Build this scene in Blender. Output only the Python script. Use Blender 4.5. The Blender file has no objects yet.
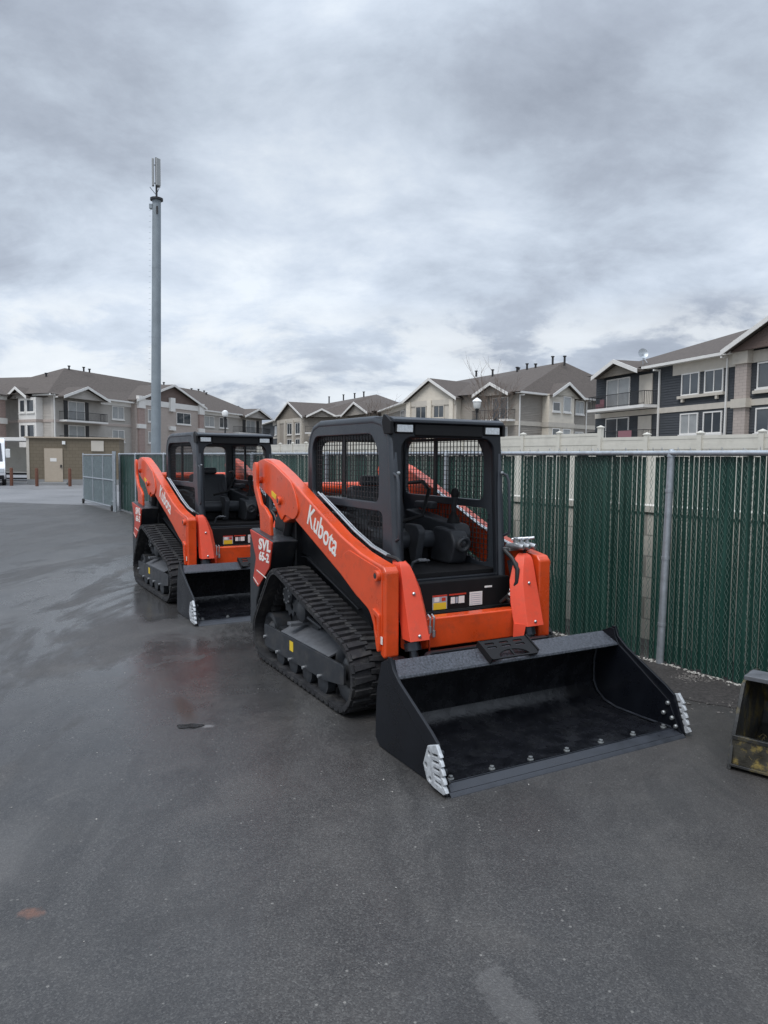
import bpy, bmesh, math, random
from mathutils import Vector, Matrix
random.seed(7)
R = math.radians
PI = math.pi
C = bpy.context.scene.collection

# ------------------------------------------------------------------ camera
F, H, ROLL, HZ = 740.0, 1.70, R(0.54), 458.65
pitch = math.atan((512 - HZ) / F)
cd = bpy.data.cameras.new('camera')
cam = bpy.data.objects.new('camera', cd); C.objects.link(cam)
fw = Vector((0, math.cos(pitch), -math.sin(pitch)))
r0 = Vector((1, 0, 0)); u0 = r0.cross(fw)
c_, s_ = math.cos(ROLL), math.sin(ROLL)
rt = c_ * r0 + s_ * u0; up = -s_ * r0 + c_ * u0
M = Matrix.Identity(4)
for i in range(3):
    M[i][0] = rt[i]; M[i][1] = up[i]; M[i][2] = -fw[i]
M[2][3] = H
cam.matrix_world = M
cd.sensor_fit = 'VERTICAL'; cd.sensor_height = 24.0
cd.lens = F * 24.0 / 1024.0
cd.clip_start = 0.05; cd.clip_end = 3000
bpy.context.scene.camera = cam
sc = bpy.context.scene
sc.view_settings.view_transform = 'Standard'
sc.view_settings.look = 'None'
sc.view_settings.gamma = 1
sc.view_settings.exposure = 0.34

# ------------------------------------------------------------------ sky
SUN_EL, SUN_AZ = R(58), R(215)      # azimuth measured clockwise from +Y
W = bpy.data.worlds.new('World'); sc.world = W; W.use_nodes = True
nt = W.node_tree; nt.nodes.clear()
def N(t, typ, **kw):
    n = t.nodes.new(typ)
    for k, v in kw.items():
        if k in n.inputs: n.inputs[k].default_value = v
        else: setattr(n, k, v)
    return n
def ramp(t, src, stops, interp='LINEAR'):
    n = t.nodes.new('ShaderNodeValToRGB'); cr = n.color_ramp; cr.interpolation = interp
    while len(cr.elements) < len(stops): cr.elements.new(0.5)
    for e, (p, c) in zip(cr.elements, stops):
        e.position = p
        e.color = (c, c, c, 1) if isinstance(c, (int, float)) else (*c, 1)
    t.links.new(src, n.inputs[0]); return n.outputs[0]
def mth(t, op, a, b=None, clamp=False):
    n = t.nodes.new('ShaderNodeMath'); n.operation = op; n.use_clamp = clamp
    for i, v in enumerate((a, b)):
        if v is None: continue
        if isinstance(v, (int, float)): n.inputs[i].default_value = v
        else: t.links.new(v, n.inputs[i])
    return n.outputs[0]
def mixc(t, fac, a, b, mode='MIX'):
    n = t.nodes.new('ShaderNodeMix'); n.data_type = 'RGBA'; n.blend_type = mode
    for i, v in ((0, fac), (6, a), (7, b)):
        if isinstance(v, (int, float)): n.inputs[i].default_value = v
        elif isinstance(v, tuple): n.inputs[i].default_value = (*v, 1) if len(v) == 3 else v
        else: t.links.new(v, n.inputs[i])
    return n.outputs[2]
def noise(t, vec, scale, detail=4, rough=.5, dist=0.0, out=0):
    n = t.nodes.new('ShaderNodeTexNoise'); n.inputs['Scale'].default_value = scale
    n.inputs['Detail'].default_value = detail; n.inputs['Roughness'].default_value = rough
    n.inputs['Distortion'].default_value = dist
    if vec is not None: t.links.new(vec, n.inputs['Vector'])
    return n.outputs[out]

sky = nt.nodes.new('ShaderNodeTexSky'); sky.sky_type = 'NISHITA'; sky.sun_disc = False
sky.sun_elevation = SUN_EL; sky.sun_rotation = SUN_AZ
tc = nt.nodes.new('ShaderNodeTexCoord'); sep = nt.nodes.new('ShaderNodeSeparateXYZ')
nt.links.new(tc.outputs['Generated'], sep.inputs[0])
zz = mth(nt, 'MAXIMUM', sep.outputs[2], 0.0)
den = mth(nt, 'ADD', zz, 0.34)
cx = mth(nt, 'DIVIDE', sep.outputs[0], den); cy = mth(nt, 'DIVIDE', sep.outputs[1], den)
comb = nt.nodes.new('ShaderNodeCombineXYZ')
nt.links.new(cx, comb.inputs[0]); nt.links.new(cy, comb.inputs[1])
mp = nt.nodes.new('ShaderNodeMapping'); nt.links.new(comb.outputs[0], mp.inputs[0])
mp.inputs['Location'].default_value = (3.1, 1.75, 0); mp.inputs['Scale'].default_value = (1.0, 1.15, 1)
n1 = noise(nt, mp.outputs[0], 1.2, 3, .50, .30)
n2 = noise(nt, mp.outputs[0], 3.0, 9, .62, .25)
n3 = noise(nt, mp.outputs[0], 9.0, 5, .6, .15)
v = mth(nt, 'ADD', mth(nt, 'MULTIPLY', n1, .60), mth(nt, 'MULTIPLY', n2, .34))
v = mth(nt, 'ADD', v, mth(nt, 'MULTIPLY', n3, .10))
cl = ramp(nt, v, [(0.40, (.345, .390, .470)), (0.465, (.430, .485, .575)), (0.52, (.530, .600, .700)),
                  (0.575, (.630, .705, .810)), (0.65, (.790, .855, .930))])
# thin bright band low over the horizon where the deck breaks up
lowb = ramp(nt, sep.outputs[2], [(0.0, .35), (0.07, .9), (0.16, 1.0), (0.21, 0.0)])
brk = ramp(nt, n2, [(0.44, 0.0), (0.55, 1.0)])
cl = mixc(nt, mth(nt, 'MULTIPLY', mth(nt, 'MULTIPLY', lowb, brk), .62), cl, (.80, .835, .86))
# overcast dome: brighter towards the zenith
zen = ramp(nt, sep.outputs[2], [(0.0, 1.03), (0.2, 1.0), (0.42, .88), (0.58, 1.1), (0.75, 2.1), (1.0, 2.6)])
cl = mixc(nt, 1.0, cl, zen, 'MULTIPLY')
cl10 = mixc(nt, 1.0, cl, (8.9, 8.9, 8.9), 'MULTIPLY')
fin = mixc(nt, 0.97, sky.outputs[0], cl10)
bg = nt.nodes.new('ShaderNodeBackground'); bg.inputs['Strength'].default_value = 0.10
nt.links.new(fin, bg.inputs['Color'])
wo = nt.nodes.new('ShaderNodeOutputWorld'); nt.links.new(bg.outputs[0], wo.inputs[0])

sl = bpy.data.lights.new('sun', 'SUN'); sl.energy = 1.3; sl.angle = R(28); sl.color = (1, .97, .93)
sun = bpy.data.objects.new('sun', sl); C.objects.link(sun)
sd = Vector((math.sin(SUN_AZ) * math.cos(SUN_EL), math.cos(SUN_AZ) * math.cos(SUN_EL), math.sin(SUN_EL)))
sun.rotation_euler = sd.to_track_quat('Z', 'Y').to_euler()

# ------------------------------------------------------------------ materials
def mat(name, col, rough=.5, metal=0.0, coat=0.0, var=0.0, vscale=8.0, bump=0.0, bscale=60.0, rvar=0.0, spec=.5, dirt=None, dscale=5.0, damt=.5):
    m = bpy.data.materials.new(name); m.use_nodes = True; t = m.node_tree
    b = t.nodes['Principled BSDF']
    b.inputs['Roughness'].default_value = rough; b.inputs['Metallic'].default_value = metal
    b.inputs['Coat Weight'].default_value = coat; b.inputs['Coat Roughness'].default_value = .12
    b.inputs['Specular IOR Level'].default_value = spec
    o = t.nodes.new('ShaderNodeTexCoord').outputs['Object']
    c = (*col, 1)
    b.inputs['Base Color'].default_value = c
    if var > 0 or rvar > 0 or dirt:
        nz = noise(t, o, vscale, 6, .62)
        f = ramp(t, nz, [(.3, 0.0), (.7, 1.0)])
        col_o = mixc(t, f, tuple(x * (1 - var) for x in col), tuple(min(1, x * (1 + var)) for x in col))
        if dirt:
            d = ramp(t, noise(t, o, dscale, 8, .7), [(.5, 0.0), (.66, damt)])
            col_o = mixc(t, d, col_o, dirt)
        t.links.new(col_o, b.inputs['Base Color'])
        if rvar > 0:
            r = ramp(t, nz, [(.3, max(0, rough - rvar)), (.7, min(1, rough + rvar))])
            t.links.new(r, b.inputs['Roughness'])
    if bump > 0:
        bn = t.nodes.new('ShaderNodeBump'); bn.inputs['Strength'].default_value = bump
        bn.inputs['Distance'].default_value = .003
        t.links.new(noise(t, o, bscale, 4, .6), bn.inputs['Height'])
        t.links.new(bn.outputs[0], b.inputs['Normal'])
    return m

def siding(name, col, pitch=.15, rough=.75):
    m = mat(name, col, rough, var=.07, vscale=1.5); t = m.node_tree; b = t.nodes['Principled BSDF']
    g = t.nodes.new('ShaderNodeNewGeometry'); s = t.nodes.new('ShaderNodeSeparateXYZ')
    t.links.new(g.outputs['Position'], s.inputs[0])
    fr = mth(t, 'FRACT', mth(t, 'DIVIDE', s.outputs[2], pitch))
    bn = t.nodes.new('ShaderNodeBump'); bn.inputs['Strength'].default_value = 1; bn.inputs['Distance'].default_value = .05
    bn.invert = True
    t.links.new(fr, bn.inputs['Height']); t.links.new(bn.outputs[0], b.inputs['Normal'])
    return m

def brick(name, col, col2):
    m = mat(name, col, .85); t = m.node_tree; b = t.nodes['Principled BSDF']
    o = t.nodes.new('ShaderNodeTexCoord').outputs['Object']
    s = t.nodes.new('ShaderNodeSeparateXYZ'); t.links.new(o, s.inputs[0])
    cb = t.nodes.new('ShaderNodeCombineXYZ')
    t.links.new(mth(t, 'ADD', s.outputs[0], s.outputs[1]), cb.inputs[0]); t.links.new(s.outputs[2], cb.inputs[1])
    br = t.nodes.new('ShaderNodeTexBrick'); t.links.new(cb.outputs[0], br.inputs['Vector'])
    br.inputs['Scale'].default_value = 1; br.inputs['Brick Width'].default_value = .4; br.inputs['Row Height'].default_value = .2
    br.inputs['Mortar Size'].default_value = .008
    br.inputs['Color1'].default_value = (*col, 1); br.inputs['Color2'].default_value = (*col2, 1)
    br.inputs['Mortar'].default_value = tuple(x * .6 for x in col) + (1,)
    t.links.new(br.outputs[0], b.inputs['Base Color'])
    return m

ORANGE = mat('orange_paint', (.70, .073, .013), .34, coat=.3, var=.10, vscale=4, bump=.12, bscale=160, rvar=.12, dirt=(.30, .06, .03), dscale=11, damt=.35)
ORANGE2 = mat('orange_plastic', (.78, .080, .036), .46, var=.08, vscale=4, bump=.15, bscale=200, rvar=.1, dirt=(.45, .10, .06), dscale=14, damt=.3)
CABGREY = mat('cab_grey_paint', (.034, .040, .049), .40, var=.15, vscale=6, bump=.3, bscale=350, rvar=.12)
BLACK = mat('black_paint', (.007, .008, .010), .38, coat=.0, spec=.35, var=.2, vscale=6, rvar=.1, bump=.05, bscale=90)
BUCK = mat('bucket_black_paint', (.005, .006, .009), .32, coat=.0, spec=.35, var=.25, vscale=5, rvar=.1, bump=.10, bscale=30)
BUCKIN = mat('bucket_inside_paint', (.0065, .007, .009), .24, coat=.0, spec=.42, var=.4, vscale=9, rvar=.14, bump=.55, bscale=26, dirt=(.018, .019, .021), dscale=7, damt=.6)
LIPGREY = mat('bucket_lip_textured_paint', (.050, .055, .066), .42, var=.85, vscale=75, bump=1.0, bscale=110, rvar=.1)
EDGEM = mat('cutting_edge_paint', (.022, .025, .032), .38, var=.3, vscale=12, bump=.2, bscale=60, rvar=.12)
FRONTM = mat('cab_front_dark_paint', (.011, .013, .017), .45, var=.1, vscale=6, bump=.1, bscale=400, spec=.35)
DARK = mat('matt_black_plastic', (.006, .006, .007), .6, spec=.3, var=.2, vscale=10)
INTER = mat('cab_interior_plastic', (.034, .037, .043), .55, var=.2, vscale=12, bump=.2, bscale=300)
SEATM = mat('seat_vinyl', (.045, .050, .058), .5, var=.15, vscale=6, bump=.3, bscale=120)
RUBBER = mat('track_rubber', (.013, .013, .015), .70, var=.5, vscale=14, bump=.7, bscale=70, rvar=.15, dirt=(.058, .056, .053), dscale=9, damt=.7)
STEELD = mat('undercarriage_paint', (.022, .025, .030), .42, var=.2, vscale=9, rvar=.12, dirt=(.075, .07, .065), dscale=8, damt=.4)
GREYST = mat('dusty_grey_steel', (.10, .105, .115), .55, var=.25, vscale=12, bump=.3, bscale=50)
CHROME = mat('zinc_steel', (.55, .56, .57), .33, metal=.9, var=.15, vscale=20)
CYLM = mat('cylinder_dark_steel', (.05, .055, .065), .3, metal=.5, var=.1, vscale=10)
SILVER = mat('silver_cutter_casting', (.50, .52, .54), .45, metal=.2, var=.25, vscale=30, bump=.5, bscale=90, dirt=(.22, .22, .22), dscale=22, damt=.6)
BOLTM = mat('dull_bolt_steel', (.24, .25, .25), .4, metal=.6, var=.25, vscale=60)
WHITE = mat('white_print', (.78, .76, .72), .5)
WHITEP = mat('white_plastic', (.75, .76, .75), .45, var=.05)
YELLOW = mat('yellow_label', (.75, .52, .03), .5)
REDP = mat('red_panel_paint', (.50, .045, .022), .42, coat=.2, var=.06, vscale=3)
LENS = mat('lamp_lens', (.55, .58, .60), .15, coat=.6, var=.2, vscale=60)
HOSE = mat('hose_rubber', (.014, .014, .015), .5)
BLUEL = mat('grey_label_print', (.35, .38, .42), .5)

GALV = mat('galvanised_steel', (.40, .43, .46), .42, metal=.55, var=.2, vscale=14, bump=.1, bscale=60)
WIRE = mat('green_vinyl_wire', (.13, .20, .17), .5)
SLAT = mat('green_privacy_slat', (.006, .050, .038), .42, rvar=.1)
t_ = SLAT.node_tree; o_ = t_.nodes.new('ShaderNodeTexCoord').outputs['Object']; m_ = t_.nodes.new('ShaderNodeMapping'); m_.inputs['Scale'].default_value = (24, 24, .6); t_.links.new(o_, m_.inputs[0])
t_.links.new(ramp(t_, noise(t_, m_.outputs[0], 1.0, 3, .6), [(.3, (.004, .025, .019)), (.5, (.008, .043, .033)), (.68, (.026, .083, .066))]), t_.nodes['Principled BSDF'].inputs['Base Color'])
SLATG = mat('grey_green_slat', (.15, .20, .21), .5, var=.3, vscale=7)
VINYL = mat('ivory_vinyl', (.60, .575, .51), .5, var=.06, vscale=.8, dirt=(.40, .38, .33), dscale=2, damt=.35)
BLOCK = brick('tan_block_wall', (.56, .52, .46), (.61, .565, .50))
ROOFM = mat('asphalt_shingle_roof', (.092, .076, .066), .9, var=.28, vscale=4.5, bump=.5, bscale=12)
ROOFD = mat('dark_shingle_roof', (.135, .118, .112), .9, var=.28, vscale=4.5, bump=.5, bscale=12)
TRIMW = mat('white_trim', (.74, .72, .69), .6, var=.05, vscale=2)
TRIMB = mat('beige_trim', (.54, .495, .43), .75, var=.07, vscale=2)
SID_T = siding('taupe_siding', (.30, .27, .235))
SID_G = siding('greige_siding', (.43, .40, .365))
SID_B = siding('slate_blue_siding', (.046, .051, .058), .20)
SID_C = siding('cream_siding', (.60, .545, .46))
SHAKE = siding('brown_shake', (.135, .095, .080), .2)
SHAKE_T = siding('olive_shake', (.22, .19, .155), .2)
BRK = brick('rosy_brick', (.42, .36, .325), (.45, .385, .345))
BRKR = brick('dusky_rosy_brick', (.34, .255, .23), (.38, .285, .255))
GLASS = mat('window_glass', (.05, .06, .07), .06, spec=.8, var=.2, vscale=.7)
BLIND = mat('window_with_blind', (.33, .34, .34), .22, var=.12, vscale=1.5)
SHEDM = brick('olive_brown_block', (.165, .135, .095), (.18, .148, .105))
TAN = mat('tan_metal_door', (.43, .36, .28), .6, var=.05)
IRON = mat('black_iron', (.02, .02, .022), .5)
RUST = mat('rust_brown_bollard', (.12, .045, .025), .7, var=.2)
ANTM = mat('grey_antenna_plastic', (.33, .34, .34), .5)
POLEM = mat('weathered_steel_pole', (.25, .285, .31), .55, metal=.25, var=.12, vscale=1.2)
BARK = mat('bare_bark', (.16, .12, .095), .9, var=.3, vscale=5)
PINK = mat('pink_cloth', (.28, .13, .15), .9)
CONC = mat('pale_concrete', (.25, .25, .25), .8, var=.12, vscale=.5, bump=.3, bscale=8, rvar=.15)
ROADC = mat('damp_concrete', (.17, .17, .175), .55, var=.25, vscale=.35, bump=.3, bscale=8, rvar=.2)
STONE = mat('gravel_stone', (.105, .096, .088), .85, var=.85, vscale=45)
MORTAR = mat('pale_concrete_crumbs', (.38, .36, .33), .9, var=.25, vscale=25)
MOSSY = mat('grimy_old_paint', (.028, .028, .027), .45, var=.6, vscale=8, bump=.8, bscale=30, rvar=.2, dirt=(.15, .115, .035), dscale=7, damt=.95)
STAINM = mat('yellow_stained_panel', (.040, .036, .026), .6, var=.6, vscale=9, bump=.8, bscale=40, rvar=.2, dirt=(.30, .22, .06), dscale=16, damt=.9)
STRAW = mat('dead_straw', (.20, .16, .075), .9, var=.6, vscale=20)
CARW = mat('white_car_paint', (.75, .76, .78), .3, coat=.5)
TYRE = mat('tyre_rubber', (.02, .02, .02), .8)
GLOBE = mat('opal_globe', (.82, .82, .80), .3)

# ------------------------------------------------------------------ mesh tools
def T(x, y, z): return Matrix.Translation((x, y, z))
def basis(X, Y, Z, o=(0, 0, 0)):
    m = Matrix.Identity(4)
    for i in range(3): m[i][0] = X[i]; m[i][1] = Y[i]; m[i][2] = Z[i]; m[i][3] = o[i]
    return m
def XZ(y=0.0): return basis((1, 0, 0), (0, 0, 1), (0, -1, 0), (0, y, 0))
def YZ(x=0.0): return basis((0, 1, 0), (0, 0, 1), (1, 0, 0), (x, 0, 0))

class MB:
    def __init__(s): s.bm = bmesh.new()
    def poly(s, vs, faces):
        b = [s.bm.verts.new(v) for v in vs]
        for f in faces:
            try: s.bm.faces.new([b[i] for i in f])
            except ValueError: pass
        return s
    def hexa(s, v):   # 8 verts: bottom 4 ccw, top 4
        return s.poly(v, [(3, 2, 1, 0), (4, 5, 6, 7), (0, 1, 5, 4), (1, 2, 6, 5), (2, 3, 7, 6), (3, 0, 4, 7)])
    def box(s, x0, x1, y0, y1, z0, z1, m=None):
        v = [Vector(p) for p in ((x0, y0, z0), (x1, y0, z0), (x1, y1, z0), (x0, y1, z0), (x0, y0, z1), (x1, y0, z1), (x1, y1, z1), (x0, y1, z1))]
        if m: v = [m @ p for p in v]
        return s.hexa(v)
    def prism(s, pts, w0, w1, m):   # 2D outline, extruded along local Z from w0 to w1
        n = len(pts)
        v = [m @ Vector((p[0], p[1], w0)) for p in pts] + [m @ Vector((p[0], p[1], w1)) for p in pts]
        f = [tuple(range(n))[::-1], tuple(range(n, 2 * n))] + [(i, (i + 1) % n, n + (i + 1) % n, n + i) for i in range(n)]
        return s.poly(v, f)
    def tube(s, pts, r, n=10, r1=None, cap=True):
        pts = [Vector(p) for p in pts]; k = len(pts); rings = []
        rs = r if isinstance(r, (list, tuple)) else [r + ((r1 if r1 is not None else r) - r) * i / max(1, k - 1) for i in range(k)]
        d0 = (pts[1] - pts[0]).normalized()
        a = Vector((0, 0, 1)) if abs(d0.z) < .9 else Vector((1, 0, 0))
        u = d0.cross(a).normalized()
        for i in range(k):
            d = (pts[min(i + 1, k - 1)] - pts[max(i - 1, 0)]).normalized()
            u = (u - d * u.dot(d)).normalized(); w = d.cross(u)
            rings.append([s.bm.verts.new(pts[i] + (u * math.cos(2 * PI * j / n) + w * math.sin(2 * PI * j / n)) * rs[i]) for j in range(n)])
        for i in range(k - 1):
            for j in range(n):
                s.bm.faces.new((rings[i][j], rings[i][(j + 1) % n], rings[i + 1][(j + 1) % n], rings[i + 1][j]))
        if cap:
            s.bm.faces.new(rings[0][::-1]); s.bm.faces.new(rings[-1])
        return s
    def lathe(s, prof, m, n=24):     # profile (r, h) round local Z
        rings = []
        for r, h in prof:
            rings.append([s.bm.verts.new(m @ Vector((r * math.cos(2 * PI * j / n), r * math.sin(2 * PI * j / n), h))) for j in range(n)])
        for i in range(len(prof) - 1):
            for j in range(n):
                s.bm.faces.new((rings[i][j], rings[i][(j + 1) % n], rings[i + 1][(j + 1) % n], rings[i + 1][j]))
        s.bm.faces.new(rings[0][::-1]); s.bm.faces.new(rings[-1])
        return s
    def mesh(s, me, m=None):
        a = len(s.bm.verts); s.bm.from_mesh(me)
        if m:
            s.bm.verts.ensure_lookup_table()
            for v in s.bm.verts[a:]: v.co = m @ v.co
        return s
    def plate(s, loops, t, m, bev=0.0):   # flat plate with holes
        return s.mesh(plate_mesh(loops, t, bev), m)
    def build(s, name, material, parent=None, bevel=0.0, seg=2, world=False, smooth=True, angle=32):
        bmesh.ops.recalc_face_normals(s.bm, faces=s.bm.faces)
        me = bpy.data.meshes.new(name); s.bm.to_mesh(me); s.bm.free()
        if world and parent:
            off = Vector((0, 0, 0)); p = parent
            while p: off += p.location; p = p.parent
            me.transform(Matrix.Translation(-off))
        me.materials.append(material)
        if smooth:
            me.polygons.foreach_set('use_smooth', [True] * len(me.polygons))
            me.set_sharp_from_angle(angle=R(angle))
        o = bpy.data.objects.new(name, me); C.objects.link(o)
        if parent: o.parent = parent
        if bevel > 0:
            b = o.modifiers.new('bevel', 'BEVEL'); b.width = bevel; b.segments = seg; b.limit_method = 'ANGLE'; b.angle_limit = R(35)
            b.harden_normals = True
        return o
def plate_mesh(loops, t, bev=0.0):
    cu = bpy.data.curves.new('plate_outline', 'CURVE'); cu.dimensions = '2D'; cu.fill_mode = 'BOTH'
    for lp in loops:
        sp = cu.splines.new('POLY'); sp.points.add(len(lp) - 1)
        for p, q in zip(sp.points, lp): p.co = (q[0], q[1], 0, 1)
        sp.use_cyclic_u = True
    cu.extrude = max(0, t / 2 - bev); cu.bevel_depth = bev; cu.bevel_resolution = 1
    if bev: cu.offset = -bev
    o = bpy.data.objects.new('plate_tmp', cu); me = bpy.data.meshes.new_from_object(o)
    bpy.data.objects.remove(o); bpy.data.curves.remove(cu)
    return me
def text_mesh(s, size, ext=.0015, bold=.0, shear=0.0, space=1.0, align='LEFT'):
    cu = bpy.data.curves.new('lettering', 'FONT'); cu.body = s; cu.size = size; cu.extrude = ext; cu.offset = bold
    cu.shear = shear; cu.space_character = space; cu.align_x = align; cu.resolution_u = 3
    o = bpy.data.objects.new('text_tmp', cu); me = bpy.data.meshes.new_from_object(o)
    bpy.data.objects.remove(o); bpy.data.curves.remove(cu)
    return me
def fit_width(me, w):
    xs_ = [v.co.x for v in me.vertices]; x0 = min(xs_); k = w / (max(xs_) - x0)
    for v in me.vertices: v.co.x = (v.co.x - x0) * k
    return me
def rrect(x0, x1, z0, z1, r, n=5):
    rs = r if isinstance(r, (list, tuple)) else [r] * 4   # bl br tr tl
    out = []
    for (cx, cy, a0, rr) in ((x0 + rs[0], z0 + rs[0], 180, rs[0]), (x1 - rs[1], z0 + rs[1], 270, rs[1]), (x1 - rs[2], z1 - rs[2], 0, rs[2]), (x0 + rs[3], z1 - rs[3], 90, rs[3])):
        for i in range(n + 1):
            a = R(a0 + 90 * i / n); out.append((cx + rr * math.cos(a), cy + rr * math.sin(a)))
    return out
def circ(cx, cz, r, n=20): return [(cx + r * math.cos(2 * PI * i / n), cz + r * math.sin(2 * PI * i / n)) for i in range(n)]
def smooth_loop(pts, it=2):
    for _ in range(it):
        q = []
        for i in range(len(pts)):
            a, b = pts[i], pts[(i + 1) % len(pts)]
            q += [(a[0] * .75 + b[0] * .25, a[1] * .75 + b[1] * .25), (a[0] * .25 + b[0] * .75, a[1] * .25 + b[1] * .75)]
        pts = q
    return pts
def soften(pts, r):      # round each corner of a polygon with a short cut of about r
    out = []; n = len(pts)
    for i in range(n):
        p = Vector(pts[i]); a = Vector(pts[i - 1]); b = Vector(pts[(i + 1) % n])
        da = (a - p); db = (b - p); ra = min(r, da.length * .4); rb = min(r, db.length * .4)
        A = p + da.normalized() * ra; B = p + db.normalized() * rb
        for t in (0, .25, .5, .75, 1):
            q = A * (1 - t) ** 2 + p * 2 * t * (1 - t) + B * t * t; out.append((q.x, q.y))
    return out

def tag(o, label=None, cat=None, group=None, kind=None):
    if label: o['label'] = label
    if cat: o['category'] = cat
    if group: o['group'] = group
    if kind: o['kind'] = kind
    return o
def thing(name, loc, label, cat, group=None, rz=0.0):
    o = bpy.data.objects.new(name, None); C.objects.link(o); o.location = loc; o.rotation_euler = (0, 0, rz)
    o.empty_display_size = .2
    return tag(o, label, cat, group)
def each(name, m, parent, prof, mats_, n=10):     # one small turned piece per place
    for q in mats_: MB().lathe(prof, q, n).build(name, m, parent)
def copy_tree(o, parent=None):
    c = o.copy(); C.objects.link(c); c.parent = parent
    for ch in list(o.children): copy_tree(ch, c)
    return c

# ------------------------------------------------------------------ ground
def blob(t, pos, cx, cy, rx, ry, ang=0.0, soft=.35, nz=None, amt=.35):
    mpn = t.nodes.new('ShaderNodeMapping'); mpn.vector_type = 'TEXTURE'
    mpn.inputs['Location'].default_value = (cx, cy, 0); mpn.inputs['Rotation'].default_value = (0, 0, ang)
    mpn.inputs['Scale'].default_value = (rx, ry, 1)
    t.links.new(pos, mpn.inputs[0])
    ln = t.nodes.new('ShaderNodeVectorMath'); ln.operation = 'LENGTH'; t.links.new(mpn.outputs[0], ln.inputs[0])
    d = ln.outputs['Value']
    if nz is not None: d = mth(t, 'ADD', d, mth(t, 'MULTIPLY', mth(t, 'SUBTRACT', nz, .5), amt * 2))
    return ramp(t, d, [(max(0, .7 - soft), 1.0), (min(1, .7 + soft * .5), 0.0)])
am = bpy.data.materials.new('damp_asphalt'); am.use_nodes = True; t = am.node_tree; b = t.nodes['Principled BSDF']
pos = t.nodes.new('ShaderNodeTexCoord').outputs['Object']
big = noise(t, pos, .45, 5, .6, .6); mid = noise(t, pos, 2.2, 6, .65, .3); fine = noise(t, pos, 38, 5, .7)
mst = t.nodes.new('ShaderNodeMapping'); mst.inputs['Rotation'].default_value = (0, 0, R(28)); mst.inputs['Scale'].default_value = (1.0, .38, 1)
t.links.new(pos, mst.inputs[0]); streak = noise(t, mst.outputs[0], .85, 6, .62, .8)
vor = t.nodes.new('ShaderNodeTexVoronoi'); vor.inputs['Scale'].default_value = 170; t.links.new(pos, vor.inputs['Vector'])
vor2 = t.nodes.new('ShaderNodeTexVoronoi'); vor2.inputs['Scale'].default_value = 46; t.links.new(pos, vor2.inputs['Vector'])
sv = t.nodes.new('ShaderNodeSeparateColor'); t.links.new(vor.outputs['Color'], sv.inputs[0])
sv2 = t.nodes.new('ShaderNodeSeparateColor'); t.links.new(vor2.outputs['Color'], sv2.inputs[0])
basec = mixc(t, ramp(t, mid, [(.3, 0.0), (.7, 1.0)]), (.026, .0245, .024), (.054, .0505, .048))
basec = mixc(t, ramp(t, sv.outputs[0], [(.0, .0), (1.0, .50)]), basec, mixc(t, sv.outputs[1], (.012, .012, .014), (.17, .165, .155)))
spk = mth(t, 'MULTIPLY', ramp(t, sv2.outputs[0], [(.975, 0.0), (.98, 1.0)]), ramp(t, vor2.outputs['Distance'], [(.18, 1.0), (.30, 0.0)]))
basec = mixc(t, mth(t, 'MULTIPLY', spk, .75), basec, (.24, .23, .21))
# wet sheen: broad patches, strongest on the open drive to the left of the machines
wet = ramp(t, streak, [(.45, 0.0), (.53, 1.0)])
drive = blob(t, pos, -2.6, 8.6, 4.2, 9.5, R(16), .45, big, .30)
wet = mth(t, 'MULTIPLY', wet, mth(t, 'ADD', mth(t, 'MULTIPLY', drive, .80), .25), clamp=True)
basec = mixc(t, mth(t, 'MULTIPLY', wet, .30), basec, (.030, .032, .036))
bl = ramp(t, noise(t, pos, 3.6, 5, .6, .6), [(.66, 0.0), (.72, .5)])
basec = mixc(t, mth(t, 'MULTIPLY', bl, ramp(t, fine, [(.4, .2), (.6, 1.0)])), basec, (.13, .125, .115))
basec = mixc(t, mth(t, 'MULTIPLY', blob(t, pos, 2.2, 4.0, 2.2, 3.4, R(30), .5, mid, .5), .45), basec, (.040, .034, .030))
basec = mixc(t, mth(t, 'MULTIPLY', blob(t, pos, -1.10, 4.575, .060, .035, 0, .3, noise(t, pos, 20, 4, .6), .4), .6), basec, (.22, .22, .22))  # pale spot painted right of the puddle, standing in for its bright sky reflection
# dried silt tint, brown damp trail, rust spot, pale dried patch
silt = ramp(t, noise(t, pos, 1.1, 7, .7, .5), [(.52, 0.0), (.72, .35)])
basec = mixc(t, silt, basec, (.105, .097, .088))
basec = mixc(t, mth(t, 'MULTIPLY', blob(t, pos, -1.33, 4.88, .085, .42, R(24), .35, mid, .3), .8), basec, (.034, .022, .015))
basec = mixc(t, mth(t, 'MULTIPLY', blob(t, pos, -1.30, 2.64, .058, .045, 0, .45, noise(t, pos, 26, 5, .7), .75), .62), basec, (.25, .105, .06))
dryp = blob(t, pos, .40, 2.22, .095, .24, R(22), .12, noise(t, pos, 14, 6, .75), .9)
basec = mixc(t, mth(t, 'MULTIPLY', dryp, .38), basec, (.13, .125, .12))
dry2 = blob(t, pos, -1.62, 3.0, .32, .45, R(10), .3, mid, .4)
basec = mixc(t, mth(t, 'MULTIPLY', dry2, .2), basec, (.15, .145, .14))
rut = ramp(t, noise(t, mst.outputs[0], 2.6, 7, .7, 1.2), [(.50, 0.0), (.60, .35)])
basec = mixc(t, rut, basec, (.022, .021, .021))
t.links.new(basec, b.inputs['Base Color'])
rg = mth(t, 'SUBTRACT', mth(t, 'ADD', .45, mth(t, 'MULTIPLY', mid, .20)), mth(t, 'MULTIPLY', wet, .32))
t.links.new(rg, b.inputs['Roughness'])
b.inputs['Specular IOR Level'].default_value = .5
hgt = mth(t, 'ADD', mth(t, 'MULTIPLY', vor.outputs['Distance'], -.8), mth(t, 'MULTIPLY', fine, .6))
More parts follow.
